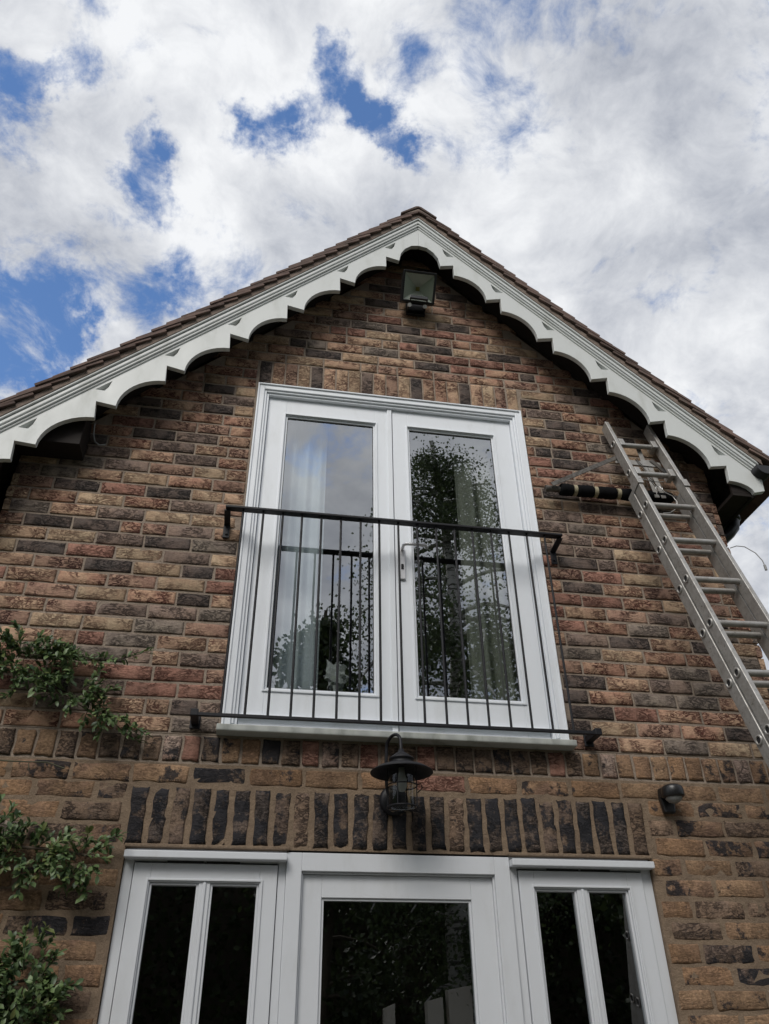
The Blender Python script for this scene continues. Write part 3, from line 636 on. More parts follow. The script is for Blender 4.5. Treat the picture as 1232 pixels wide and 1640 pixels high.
# ---------------------------------------------------------------- rooms behind the glass
rm = MB()
rm.box(-1.62, 1.6, 3.4, 3.5, 0.0, 2.3); rm.box(-1.62, 1.6, .31, 3.5, 2.30, 2.36); rm.box(-1.63, -1.6, .31, 3.4, 0, 2.3); rm.box(1.58, 1.61, .31, 3.4, 0, 2.3)
rm.box(-1.63, 1.61, .31, 3.5, -.12, -.06)
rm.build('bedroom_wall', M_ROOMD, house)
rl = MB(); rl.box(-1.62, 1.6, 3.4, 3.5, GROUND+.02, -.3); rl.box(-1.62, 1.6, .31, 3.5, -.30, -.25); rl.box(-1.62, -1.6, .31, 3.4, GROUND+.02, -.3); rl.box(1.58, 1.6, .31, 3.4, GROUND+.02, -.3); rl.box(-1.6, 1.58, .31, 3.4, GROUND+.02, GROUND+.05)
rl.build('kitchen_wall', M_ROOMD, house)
def curtain(x0, x1, z0, z1, y, mat, label, folds, amp=.022, group=None, flare=.0):
    n = 60; V = []; F = []
    for k in range(9):
        t = k/8; z = z0+(z1-z0)*t
        for i in range(n+1):
            u = i/n; x = x0+(x1-x0)*u + flare*(1-t)*(u-.5); yy = y+amp*(math.sin(u*folds*2*PI+.4*math.sin(t*3))+.35*math.sin(u*folds*5.1+1))*(.6+.4*(1-t))
            V.append((x, yy, z))
    for k in range(8):
        for i in range(n): a = k*(n+1)+i; F.append((a, a+1, a+n+2, a+n+1))
    m = MB(); m.add(V, F, 0, True); o = m.build('curtain', mat, fix=False)
    so = o.modifiers.new('thickness', 'SOLIDIFY'); so.thickness = .003
    tag(o, label, 'curtain')
curtain(-.60, -.36, .10, 2.1, .17, M_NET, 'pale net curtain hanging behind the left balcony door', 3.2, .02)
curtain(.40, .74, .10, 2.1, .17, M_CURT, 'sage green curtain hanging behind the right balcony door', 3.0, .03)
cl_ = MB(); V = []; F = []; nu, nv = 16, 10
for k in range(nv+1):
    for i in range(nu):
        th = PI*k/nv; ph = 2*PI*i/nu; d = Vector((math.sin(th)*math.cos(ph), math.sin(th)*math.sin(ph), math.cos(th)))
        r_ = 1+.75*noise.noise(d*2.6+Vector((3, 1, 7)))+.3*noise.noise(d*7)
        V.append(Vector((-.285, .115, .345))+Vector((d.x*.052, d.y*.03, d.z*.062))*r_)
for k in range(nv):
    for i in range(nu): F.append((k*nu+i, k*nu+(i+1) % nu, (k+1)*nu+(i+1) % nu, (k+1)*nu+i))
cl_.add(V, F)
tag(cl_.build('draped_cloth', M_CREAM, fix=False), 'crumpled pale cloth lying behind the glass of the left balcony door', 'cloth')

# ---------------------------------------------------------------- roof, bargeboards
KB = 1.05
def S_(q): return (q[0]*KB, q[1]*KB+.0562)
def rk(x, z0): return z0*KB+.0562-.972*x
YB = -.20
inner = [(0.0008, 3.056), (.05, 3.045), (.092, 3.005), (.118, 2.955), (.130, 2.883), (.2125, 2.905)]
def qarc(xa, za, xb, zb, n=10):
    return [(xa+(xb-xa)*math.sin(PI/2*i/n)**1.0, zb+(za-zb)*math.cos(PI/2*i/n)) for i in range(n+1)]
tips = [(.2125, 2.810, .402, 2.620), (.489, 2.535, .690, 2.330), (.780, 2.243, .976, 2.044), (1.067, 1.960, 1.275, 1.760), (1.359, 1.675, 1.565, 1.478), (1.649, 1.392, 1.872, 1.196), (1.958, 1.10, 2.16, .91), (2.25, .82, 2.45, .63)]
ups = [(.4925, 2.645), (.784, 2.352), (1.075, 2.070), (1.366, 1.783), (1.660, 1.495), (1.967, 1.207), (2.257, .925)]
def board(side, right):
    lo = list(inner)
    lim = 5 if right else 7
    for i in range(lim):
        xa, za, xb, zb = tips[i]; lo += qarc(xa, za, xb, zb); lo.append(ups[i] if i < len(ups) else ups[-1])
    if right:
        lo += [(1.649, 1.392)] + [(1.649+(1.779-1.649)*math.sin(t), 1.321+(1.392-1.321)*math.cos(t)) for t in (.3, .6, .9, 1.2, 1.5)] + [(1.841, 1.343), (1.850, 1.428)]
        xe = 1.846
    else:
        xe = 2.40; lo = [q for q in lo if q[0] < 2.34] + [(2.35, .80), (2.40, .86)]
    lo = [S_(q) for q in lo]; xe *= KB
    m = MB()
    # strips between the scalloped edge and the straight top edge, with the pierced notches left open
    top = lambda x: rk(x, 3.222)
    pts = [lo[0]]
    for q in lo[1:]:
        pts.append(q)
    poly = [(XC+side*x, z) for x, z in pts] + [(XC+side*xe, top(xe)), (XC+side*.0008, top(0))]
    holes = []
    for i in range(6 if right else 7):
        bx = .2125+.2915*i-.004; bz = 2.905-.2835*i
        tri = [(bx-.0575, bz+.150), (bx-.048, bz+.108), (bx-.0325, bz+.080), (bx+.0125, bz+.083)]
        holes.append([(XC+side*x, z) for x, z in map(S_, tri)])
    from mathutils.geometry import tessellate_polygon
    loops = [poly]+holes; flat = [q for l in loops for q in l]
    tris = tessellate_polygon([[Vector((x, z, 0)) for x, z in l] for l in loops])
    n = len(flat); m = MB()
    F = [tuple(t) for t in tris]+[tuple(i+n for i in t[::-1]) for t in tris]
    k0 = 0
    for l in loops:
        k = len(l); F += [(k0+i, k0+(i+1) % k, k0+(i+1) % k+n, k0+i+n) for i in range(k)]; k0 += k
    m.add([(x, YB, z) for x, z in flat]+[(x, YB+.028, z) for x, z in flat], F)
    o = m.build('bargeboard', M_BARGE, house)
    hb = MB()
    for h_ in holes:
        xs = [q[0] for q in h_]; zs = [q[1] for q in h_]; hb.prism([(min(xs)-.01, min(zs)-.01), (max(xs)+.01, min(zs)-.01), (max(xs)+.01, max(zs)-.004), (min(xs)-.01, max(zs)-.004)], YB+.0285, YB+.036)
    hb.build('backing_board', M_BARGE, o)
    b_ = o.modifiers.new('bevel', 'BEVEL'); b_.width = .002; b_.segments = 2; b_.limit_method = 'ANGLE'; b_.angle_limit = R(40)
    # mouldings stacked along the top edge
    for z1, z0, yf, yb in ((3.2385, 3.2225, YB-.007, YB+.028), (3.2540, 3.2390, YB-.016, YB+.028), (3.264, 3.2545, YB+.010, YB+.028), (3.290, 3.2645, YB-.018, YB+.028), (3.296, 3.2905, YB-.002, YB+.028), (3.312, 3.2965, YB-.026, YB+.028)):
        mm = MB(); x1 = xe+(.0 if right else 0)-(.004 if z1 < 3.3 else 0)
        mm.prism([(XC, rk(0, z0)), (XC+side*x1, rk(x1, z0)), (XC+side*(x1-.012), rk(x1-.012, z1)), (XC, rk(0, z1))], yf, yb)
        mm.build('moulding', M_BARGE, o, .004)
    return o
board(1, True); board(-1, False)
# soffit boards of the gable overhang (rake parallel), behind the bargeboards
for side, xe in ((1, 1.94), (-1, 2.52)):
    s_ = MB(); z1, z0 = 3.2285, 3.2105
    s_.prism([(XC, rk(0, z0)), (XC+side*xe, rk(xe, z0)), (XC+side*xe, rk(xe, z1)), (XC, rk(0, z1))], YB+.0285, MY-.001)
    s_.build('soffit', M_SOFFIT, house)
# roof decks
for side, xe in ((1, 1.955), (-1, 2.56)):
    s_ = MB(); s_.prism([(XC, rk(0, 3.3125)), (XC+side*xe, rk(xe, 3.3125)), (XC+side*xe, rk(xe, 3.350)), (XC, rk(0, 3.350))], -.229, 5.0)
    s_.build('roof', M_UNDER, house)
roof = [o for o in house.children if o.name.startswith('roof')]
# tiles: courses climb the slope at a 98 mm gauge
SL = math.atan(.972); cs, sn = math.cos(SL), math.sin(SL)
tile_me = {}
def tile_mesh(seed):
    r_ = random.Random(seed); m = MB(); w = .165; L = .265; th = .0145
    # x along the slope (down), y across, z up; slightly cambered
    V = []; nx = 3
    for i in range(nx+1):
        u = i/nx; cam_ = -.006*(2*u-1)**2*0+.004*math.sin(PI*u)
        for yv in (0, w):
            jit = r_.uniform(-.0015, .0015)
            V += [(u*L, yv, cam_+jit), (u*L, yv, cam_+th+jit)]
    F = []
    for i in range(nx):
        a = i*4; b = a+4
        F += [(a, b, b+2, a+2), (a+1, a+3, b+3, b+1), (a, a+1, b+1, b), (a+2, b+2, b+3, a+3)]
    F += [(0, 2, 3, 1), (nx*4, nx*4+1, nx*4+3, nx*4+2)]
    m.add(V, F); me = m.mesh('roof_tile', M_TILE)
    bm = bmesh.new(); bm.from_mesh(me); bmesh.ops.recalc_face_normals(bm, faces=bm.faces); bm.to_mesh(me); bm.free(); return me
TM = [tile_mesh(300+i) for i in range(6)]
GA = .0987
for side, xe, rf in ((1, 2.06, roof[0]), (-1, 2.60, roof[1])):
    stf = MB(); N = int((xe/cs-.08)/GA)
    for k in range(N+1):
        for j in range(0, 30):
            # head of the tile at distance s along the slope
            s0 = .02+k*GA-.165
            s0 = max(s0, -.02)
            x_ = s0*cs; z_ = 3.540-s0*sn
            yv = -.246+j*.167+(.083 if (k % 2 and j) else 0)-(.083 if (k % 2 and j == 1) else 0)+rnd.uniform(-.002, .002)
            if j == 0: yv += rnd.uniform(-.004, .004)
            tilt = -R(8.6)+rnd.uniform(-.003, .003)
            M = Matrix.Translation((XC+side*x_, yv, z_)) @ (Matrix.Rotation(SL+tilt, 4, 'Y') if side > 0 else (Matrix.Diagonal((-1, 1, 1, 1)) @ Matrix.Rotation(SL+tilt, 4, 'Y'))) @ Matrix.Translation((0, 0, .018))
            me = rnd.choice(TM)
            if j == 0:
                o = bpy.data.objects.new('roof_tile', me); COL.objects.link(o); o.parent = rf
                o.matrix_local = Matrix.Translation(-wloc(rf)) @ M
            else:
                b0 = len(stf.v); stf.v += [tuple(M @ v.co) for v in me.vertices]
                for p_ in me.polygons:
                    vv = [v+b0 for v in p_.vertices]
                    stf.f.append(vv if side > 0 else vv[::-1]); stf.m.append(0); stf.sm.append(False)
    o = stf.build('tile_courses', M_TILE, rf, fix=False); o['kind'] = 'stuff'
for j in range(12):
    m = MB(); y0 = -.252+j*.455
    pr = [(-.125, 3.318), (-.02, 3.425), (0, 3.432), (.02, 3.425), (.125, 3.318), (.118, 3.304), (0, 3.412), (-.118, 3.304)]
    m.prism([(XC+a, (b-3.43)*.85+3.628) for a, b in pr], y0, y0+.448)
    if j < 1: m.prism([(XC+a, (b-3.43)*.85+3.628) for a, b in [(-.112, 3.30), (0, 3.405), (.112, 3.30), (.05, 3.34), (0, 3.37), (-.05, 3.34)]], y0+.006, y0+.06, 1)
    m.build('ridge_tile', [M_TILE, M_UNDER], house, .004)
# eaves: fascias, soffits and gutters along both sides
for side, x0, x1, zf in ((1, XR+.001, 2.026, 1.44), (-1, XL-.002, -2.36, 1.0)):
    e = MB(); a, b_ = (x0, x1) if side > 0 else (x1, x0)
    e.box(a, b_, YB+.03, 5.0, zf+.001, zf+.022)
    fx = (x1-.001, x1+.019) if side > 0 else (x1-.019, x1+.001)
    e.box(fx[0], fx[1], YB+.03, 5.0, zf-.004, zf+.20)
    if side > 0: e.prism([(x0-.0, zf+.022), (x1-.003, zf+.022), (x1-.003, rk(x1-XC, 3.215)), (x0, rk(x0-XC, 3.215))], YB+.029, YB+.045)
    else: e.prism([(x1+.003, zf+.022), (x0, zf+.022), (x0, rk(XC-x0, 3.215)), (x1+.003, rk(XC-x1, 3.215))], YB+.029, YB+.045)
    e.build('eaves_board', M_SOFFIT, house)
    gx = x1+side*.080; gz = zf+.165; gm_ = MB(); n = 10; V = []
    for yv in (-.26, 5.0):
        for r_ in (.056, .0525):
            for i in range(n+1):
                a_ = PI+PI*i/n; V.append((gx+r_*math.cos(a_), yv, gz+r_*math.sin(a_)))
    F = []; q = n+1
    for i in range(n):
        F += [(i, i+1, 2*q+i+1, 2*q+i), (q+i, 3*q+i, 3*q+i+1, q+i+1), (i, q+i, q+i+1, i+1)]
    gm_.add(V, F, 0, True)
    gm_.add([(gx+.056*math.cos(PI+PI*i/n), -.2605, gz+.056*math.sin(PI+PI*i/n)) for i in range(n+1)], [tuple(range(n+1))])
    gm_.build('gutter', M_PLASTIC, house, fix=False)
dp = MB()
gx = 2.075
dp.tube([(gx, .10, 1.56), (gx, .10, 1.46), (gx-.010, .105, 1.415), (2.030, .115, 1.375), (1.985, .13, 1.335), (1.960, .16, 1.29), (1.957, .19, 1.21), (1.957, .20, 1.12), (1.957, .205, GROUND)], .034, 14)
dp.lathe([(.034, 0), (.043, .002), (.043, .05), (.034, .052)], Matrix.Translation((gx, .10, 1.46)), 14)
dp.lathe([(.034, 0), (.041, .002), (.041, .05), (.034, .052)], Matrix.Translation((1.957, .205, 1.08)), 14)
dp.build('downpipe', M_PLASTIC, house)
bk = MB(); bk.box(-2.2, -1.62, -.14, -.004, 1.385, 1.60); bk.build('soffit_box', M_SOFFIT, house, .003)
tw = MB(); tw.tube([(-1.60, -.05, 1.60), (-1.598, -.03, 1.545), (-1.585, -.02, 1.505), (-1.56, -.012, 1.49), (-1.53, -.010, 1.50)], .0045, 6)
tag(tw.build('cable', M_CABLE), 'short pale cable curling out under the left eave against the brick', 'cable')
tw = MB(); tw.tube([(1.965, .06, 1.235), (1.995, .04, 1.24), (2.03, .02, 1.225), (2.07, .0, 1.175), (2.09, -.01, 1.12), (2.092, -.012, 1.085)], .003, 6)
tw.tube([(2.092, -.012, 1.09), (2.092, -.012, 1.058)], .007, 8)
tag(tw.build('cable', M_CABLE), 'loose thin cable sticking out beside the downpipe at the right corner', 'cable')

# ---------------------------------------------------------------- balcony railing
rail = empty('balcony_railing', (0, -.12, .04), 'black iron railing with seventeen thin bars across the balcony doors', 'railing')
YR = -.12
m = MB(); m.box(-.872, .862, YR-.020, YR+.020, 1.086, 1.098); m.build('handrail', M_BLACK, rail, .002)
m = MB(); m.box(-.885, .872, YR-.008, YR+.008, .036, .050); m.build('bottom_rail', M_BLACK, rail, .0015)
for i in range(17):
    x = -.785+.097*i+rnd.uniform(-.002, .002)
    m = MB(); m.tube([(x, YR, .0505), (x, YR, 1.0855)], .0058, 8); m.build('baluster', M_BLACK, rail)
for x, s in ((-.862, 1), (.852, -1)):
    m = MB(); m.bar((x, YR, 1.080), (x, -.008, 1.066), .030, .008, (0, 0, 1)); m.box(x-.016, x+.016, -.0095, -.0035, .99, 1.072)
    m.tube([(x, -.010, 1.012), (x, -.017, 1.012)], .007, 6); m.build('wall_bracket', M_BLACK, rail, .001)
for x in (-.893, .880):
    m = MB(); m.box(x-.016, x+.016, -.130, -.0045, .034, .064); m.box(x-.022, x+.022, -.013, -.0042, .018, .080); m.build('wall_bracket', M_BLACK, rail, .003)

# ---------------------------------------------------------------- wall lantern over the garden door
lamp = empty('wall_lantern', (-.034, 0, -.25), 'black barn lantern with a wide shade and caged glass above the garden door', 'wall lamp')
T = Matrix.Translation
m = MB(); m.lathe([(.0, .022), (.050, .022), (.060, .014), (.062, .0)], T((-.036, -.003, -.250)) @ Matrix.Rotation(R(90), 4, 'X'), 28); m.build('backplate', M_BLACK, lamp)
lx, ly = -.034, -.185
m = MB()
arm = [(-.060, -.015, -.235), (-.072, -.045, -.20), (-.076, -.055, -.14), (-.076, -.070, -.07)]+[(-.076+.042*(1-math.cos(PI*i/12))/2, -.1235+.0535*math.cos(PI*i/12), -.055+.045*math.sin(PI*i/12)) for i in range(13)]+[(lx, ly+.004, -.075), (lx, ly, -.10)]
m.tube(arm, .0070, 10); m.build('arm', M_BLACK, lamp)
m = MB(); m.lathe([(.0, -.088), (.011, -.090), (.013, -.100), (.030, -.112), (.052, -.128), (.053, -.133), (.047, -.136), (.047, -.150), (.060, -.153), (.100, -.166), (.127, -.182), (.129, -.186), (.126, -.187), (.098, -.172), (.055, -.160), (.0, -.158)], T((lx, ly, 0)), 40); m.build('shade', M_BLACK, lamp)
m = MB(); m.lathe([(.054, -.160), (.0545, -.322), (.050, -.332), (.0, -.335)], T((lx, ly, 0)), 28); m.build('lamp_glass', M_GLASSL, lamp)
m = MB(); m.lathe([(.0, -.163), (.012, -.165), (.014, -.19), (.02, -.21), (.022, -.235), (.012, -.258), (.0, -.262)], T((lx, ly, 0)), 16); m.build('bulb', M_CREAM, lamp)
m = MB()
for i in range(4):
    a = PI/4+i*PI/2+.3; m.tube([(lx+.0615*math.cos(a), ly+.0615*math.sin(a), -.158), (lx+.0615*math.cos(a), ly+.0615*math.sin(a), -.322)], .0024, 6)
for z_ in (-.238, -.322): m.tube([(lx+.0615*math.cos(2*PI*i/28), ly+.0615*math.sin(2*PI*i/28), z_) for i in range(29)], .0028, 6)
m.tube([(lx+.0615, ly, -.23), (lx+.078, ly-.005, -.228), (lx+.083, ly-.005, -.245), (lx+.064, ly, -.262)], .0022, 6)
m.build('cage', M_BLACK, lamp)

# ---------------------------------------------------------------- motion sensor
pir = empty('motion_sensor', (1.20, 0, -.215), 'small black motion sensor on the brick to the right of the lintel', 'sensor')
m = MB(); m.prism([(1.172, -.160), (1.232, -.160), (1.236, -.20), (1.228, -.268), (1.176, -.268), (1.168, -.20)], -.028, -.003); m.build('backplate', M_PLASTIC, pir, .006)
m = MB(); Mx = T((1.205, -.075, -.205))
V = []; n = 20
prof = [(.0, .045), (.030, .044), (.044, .036), (.048, .024), (.048, -.004), (.044, -.010), (.0, -.010)]
m.lathe(prof, Mx, 24); m.box(1.166, 1.244, -.076, -.0285, -.206, -.166)
m.build('sensor_housing', M_PLASTIC, pir, .004)
m = MB(); m.lathe([(.036, -.0105), (.034, -.018), (.024, -.028), (.012, -.033), (.0, -.034)], Mx, 24); m.build('lens', material('milky lens', lambda q, o: principled(q, o, (.24,.24,.235), .4)), pir)

# ---------------------------------------------------------------- floodlight under the gable peak
fl = empty('floodlight', (.165, 0, 2.89), 'black square floodlight with reflector high under the gable peak', 'floodlight')
FT = T((.158, -.145, 2.905)) @ Matrix.Rotation(R(38), 4, 'X') @ Matrix.Rotation(R(0), 4, 'Y')
m = MB(); w, h = .108, .100
for a in ((-w, -w+.014, -h, h), (w-.014, w, -h, h), (-w+.014, w-.014, h-.014, h), (-w+.014, w-.014, -h, -h+.014)): m.box(a[0], a[1], -.030, .028, a[2], a[3], 0, FT)
m.box(-w+.006, w-.006, .028, .060, -h+.006, h-.006, 0, FT)
for i in range(9): m.box(-w+.02+i*.0215, -w+.026+i*.0215, .060, .085, -h+.02, h-.02, 0, FT)
m.build('lamp_housing', M_PLASTIC, fl, .003)
m = MB(); a, b_, c, d = -w+.0145, w-.0145, -h+.0145, h-.0145; e_ = .013
V = [FT @ Vector(v) for v in ((a, -.018, c), (b_, -.018, c), (b_, -.018, d), (a, -.018, d), (-e_, .027, -e_), (e_, .027, -e_), (e_, .027, e_), (-e_, .027, e_))]
m.add(V, [(0, 1, 5, 4), (1, 2, 6, 5), (2, 3, 7, 6), (3, 0, 4, 7)]); m.build('reflector', material('brushed reflector', lambda q, o: principled(q, o, (.80,.80,.74), .32, .65)), fl, fix=False)
m = MB(); m.add([FT @ Vector(v) for v in ((-e_, .0265, -e_), (e_, .0265, -e_), (e_, .0265, e_), (-e_, .0265, e_))], [(0, 1, 2, 3)])
m.box(-.007, .007, .022, .026, -.007, .007, 0, FT); m.build('led_chip', material('yellow led chip', lambda q, o: principled(q, o, (.55,.45,.16), .4)), fl, fix=False)
m = MB(); m.box(a+.001, b_-.001, -.026, -.022, c+.001, d-.001, 0, FT); m.build('front_glass', M_GLASSL, fl)
for s in (-1, 1):
    m = MB(); q0 = FT @ Vector((s*.050, -.012, -h-.006)); q1 = FT @ Vector((s*.050, -.012, -h-.024))
    m.tube([q0, q1], .012, 10); q2 = FT @ Vector((s*.050, -.020, -h-.018)); q3 = FT @ Vector((s*.050, -.032, -h-.018)); m.tube([q2, q3], .013, 12)
    m.build('screw_knob', material('zinc screw', lambda q, o: principled(q, o, (.7,.7,.7), .3, .3)), fl)
m = MB(); m.box(.100, .225, -.020, -.003, 2.80, 2.90); m.bar((.108, -.010, 2.83), (.108, -.13, 2.825), .008, .03, (0, 0, 1)); m.bar((.216, -.010, 2.83), (.216, -.13, 2.825), .008, .03, (0, 0, 1)); m.box(.104, .220, -.14, -.125, 2.812, 2.838)
m.build('mounting_bracket', M_PLASTIC, fl, .002)

# ---------------------------------------------------------------- ladder
el, az, ra, LW, SP = 1.285, .085, -.015, .2446, .28
ld = Vector((math.sin(az)*math.cos(el), -math.cos(az)*math.cos(el), -math.sin(el)))
lr = Vector((math.cos(ra), math.sin(ra), 0)); lr = (lr-ld*lr.dot(ld)).normalized()
ln = lr.cross(ld).normalized()
if ln.y > 0: ln = -ln            # towards the garden
L0 = Vector((1.3053, -.1160, 1.7740))
ladder = empty('extension_ladder', L0+ld*4.6, 'weathered aluminium extension ladder leaning on the wall at the right corner', 'ladder')
def LP(t, s, n): return L0+ld*t+lr*s+ln*n
def stile(name, side, inner_s, t0, t1, nc, dep=.062, th=.024, parent=ladder, t0b=None):
    s0 = inner_s; s1 = inner_s+side*th
    m = MB(); sa, sb = min(s0, s1), max(s0, s1)
    V = [LP(t, s, n) for t in (t0, t1) for s, n in ((sa, nc-dep/2), (sb, nc-dep/2), (sb, nc+dep/2), (sa, nc+dep/2))]
    m.add(V, [(0, 1, 2, 3), (7, 6, 5, 4), (0, 4, 5, 1), (1, 5, 6, 2), (2, 6, 7, 3), (3, 7, 4, 0)])
    return m.build(name, M_ALU, parent, .003)
def collar(t, s, n, side, stl):
    m = MB(); c = LP(t, s, n); r_ = [.0145, .0185, .0185, .0105, .0105]; hh = [0, .001, .004, .004, -.004]
    M = Matrix.Identity(4); ax = lr*side
    u = ld; w = ax.cross(u)
    for i in range(3): M[i][0] = u[i]; M[i][1] = w[i]; M[i][2] = ax[i]; M[i][3] = c[i]
    m.lathe([(.0215, -.001), (.0215, .004), (.0190, .0060), (.0145, .0060), (.0140, .0010)], M, 16); m.build('rung_collar', M_ALU, stl)
    m = MB(); m.lathe([(.0142, .0014), (.0, .0014)], M, 12); m.build('rung_end', M_GROOVE, stl)
TE = 4.62
fl1 = stile('stile', -1, 0, -.20, 3.1, 0); fl2 = stile('stile', 1, LW, -.20, 3.1, 0)
BS = -.070; TB = .385
b1 = stile('stile', -1, -.004, TB, TE, BS, .062, .024); b2 = stile('stile', 1, LW+.004, TB, TE, BS, .062, .024)
for k in range(12):
    m = MB(); m.tube([LP(SP*k, -.002, 0), LP(SP*k, LW+.002, 0)], .0150, 12, caps=False); m.build('rung', M_ALU, ladder)
    collar(SP*k, -.024, 0, -1, fl1); collar(SP*k, LW+.024, 0, 1, fl2)
for k in range(2, 17):
    if SP*k > TE-.05: break
    m = MB(); m.tube([LP(SP*k, -.006, BS), LP(SP*k, LW+.006, BS)], .0150, 12, caps=False); m.build('rung', M_ALU, ladder)
    collar(SP*k, -.028, BS, -1, b1); collar(SP*k, LW+.028, BS, 1, b2)
for k in (0, 1):
    for s in (.020, LW-.024):
        m = MB(); q = LP(SP*k-.028, s, .022); m.bar(q, LP(SP*k+.034, s, .022), .030, .012, ln)
        m.bar(LP(SP*k-.020, s, -.01), LP(SP*k+.020, s, -.01), .028, .055, ln); m.build('clamp_block', M_ALU, ladder, .002)
for s, sd in ((-.026, -1), (LW+.026, 1)):
    m = MB(); m.bar(LP(.355, s-sd*.013, .036), LP(.415, s-sd*.013, .036), .034, .006, ln); m.bar(LP(.355, s+sd*.001, .0), LP(.415, s+sd*.001, .0), .004, .075, ln); m.build('guide_bracket', M_ALU, ladder, .001)
for s, st_ in ((-.016, b1), (LW+.016, b2)):
    m = MB(); m.bar(LP(TE-.05, s, BS), LP(TE+.005, s, BS), .034, .072, ln); m.build('rubber_foot', M_DULL, st_, .004)
# stand-off that keeps the ladder off the wall
so = MB(); so.tube([(.842, -.062, 1.447), (1.76, -.062, 1.462)], .0185, 14); so.build('standoff_bar', M_STEEL, ladder)
m = MB()
def foam(xa, xb):
    k = 13; pts = []; rr_ = []
    for i in range(k):
        u = i/(k-1); pts.append((xa+(xb-xa)*u, -.062, 1.447+(xa+(xb-xa)*u-.84)*.016)); rr_.append(.031+.005*math.sin(PI*u)**.5+rnd.uniform(-.0015, .0015))
    rr_[0] = rr_[-1] = .024; m.tube(pts, rr_, 14)
foam(.925, 1.005); foam(1.022, 1.128); foam(1.142, 1.262); foam(1.285, 1.42); foam(1.435, 1.60)
m.build('foam_wrap', M_DULL, ladder, fix=False)
for x in (1.013, 1.135, 1.272, 1.428):
    m = MB(); z_ = 1.447+(x-.84)*.016; m.tube([(x-.010, -.062, z_), (x+.010, -.062, z_)], .0322, 14); m.build('tape_band', M_TAPE, ladder)
for a, b_ in (((.870, -.095, 1.452), (1.295, -.105, 1.690)), ((1.735, -.095, 1.462), (1.50, -.105, 1.692))):
    m = MB(); m.bar(a, b_, .026, .005, (0, -1, 0)); m.build('strut', M_STEEL, ladder, .001)
m = MB(); m.bar((1.28, -.100, 1.665), (1.56, -.100, 1.665), .034, .005, (0, -1, 0)); m.build('cross_bar', M_ALU, ladder, .001)
for x in (1.445, 1.485):
    m = MB(); m.bar((x, -.094, 1.80 if x < 1.46 else 1.70), (x+.045, -.094, 1.43), .028, .005, (0, -1, 0)); m.build('mounting_strap', M_ALU, ladder, .001)
m = MB(); pts = []
A = Vector((1.392, -.135, 1.665)); B = Vector((1.452, -.165, 1.455))
for i in range(180):
    u = i/179; a = u*2*PI*22; d = (B-A).normalized(); e1 = d.cross(Vector((0, 1, 0))).normalized(); e2 = d.cross(e1)
    pts.append(A+(B-A)*u+e1*.0075*math.cos(a)+e2*.0075*math.sin(a))
m.tube(pts, .0016, 5); m.build('spring', M_STEEL, ladder)
m = MB(); pts = [(1.325, -.15, 1.510), (1.36, -.155, 1.508), (1.40, -.16, 1.498), (1.44, -.162, 1.487), (1.48, -.16, 1.490), (1.52, -.15, 1.505)]
m.tube(pts, .0030, 6)
pts = [(1.452, -.165, 1.462)]
for i in range(15):
    a = PI*.5+2*PI*i/14; pts.append((1.462+.019*math.cos(a), -.170-.0005*i, 1.432+.019*math.sin(a)))
pts += [(1.485, -.18, 1.405), (1.525, -.18, 1.385), (1.545, -.18, 1.345), (1.53, -.18, 1.30), (1.49, -.175, 1.272), (1.45, -.17, 1.268)]
m.tube(pts, .0026, 6); m.build('wire_hook', M_WIRE, ladder)

# ---------------------------------------------------------------- wall shrub
def leaf_quad(mb, c, d, up, L, W, mi=0):
    s = d.cross(up)
    if s.length < 1e-4: s = Vector((1, 0, 0))
    s.normalize(); u = s.cross(d).normalized()
    a = c; e = c+d*L
    m1 = c+d*L*.35+u*L*.05; m2 = c+d*L*.72+u*L*.03
    mb.add([a, m1-s*W*.42+u*W*.14, m2-s*W*.46+u*W*.12, e-u*L*.08, m2+s*W*.46+u*W*.12, m1+s*W*.42+u*W*.14, m1, m2], [(0, 1, 6), (1, 2, 7, 6), (2, 3, 7), (3, 4, 7), (4, 5, 6, 7), (5, 0, 6)], mi, True)
def rv(): return Vector((rnd.uniform(-1, 1), rnd.uniform(-1, 1), rnd.uniform(-1, 1)))
shrub = empty('wall_shrub', (-1.95, -.12, GROUND), 'green evergreen shrub with three leafy arms trained on the left of the wall', 'shrub')
def clump(cx, cz, rx, rz, nst, L, leaves_per, y0=-.03, ymax=-.17, density=1.0, down=.0, yellow=.12, core=True):
    lf = MB(); tw_ = MB()
    for i in range(nst):
        a = rnd.uniform(0, 2*PI); r_ = math.sqrt(rnd.random())*.85
        p = Vector((cx+rx*r_*math.cos(a), rnd.uniform(y0, ymax*.7), cz+rz*r_*math.sin(a)))
        d = Vector((math.cos(a)*.8+rnd.uniform(-.3, .5), rnd.uniform(-.55, .05), math.sin(a)*.6+rnd.uniform(-.45, .65)-down)).normalized()
        stem(lf, tw_, p, d, L*rnd.uniform(.5, 1.15), leaves_per, yellow)
    return lf, tw_
def stem(lf, tw_, p, d, L, per, yellow, lsz=1.0):
    n = max(4, int(L/.012)); q = p.copy(); pts = [q.copy()]
    yl = rnd.random() < yellow
    for k in range(n):
        d = (d+rv()*.13+Vector((0, 0, -.02))).normalized(); q = q+d*(L/n)
        if q.y > -.012: q.y = -.012; d.y = -abs(d.y)
        pts.append(q.copy())
        for j in range(per):
            ld_ = (d*.55+rv()*.8+Vector((0, -.15, .1))).normalized(); lsz_ = rnd.uniform(.6, 1.15)*lsz
            leaf_quad(lf, q+rv()*.004, ld_, (Vector((0, -.6, .8))+rv()*.5).normalized(), .037*lsz_, .0165*lsz_, 1 if (yl and k > n*.5) or rnd.random() < .05 else 0)
    tw_.tube([pts[i] for i in range(0, len(pts), 2)]+([pts[-1]] if len(pts) % 2 == 0 else []), .0016, 4)
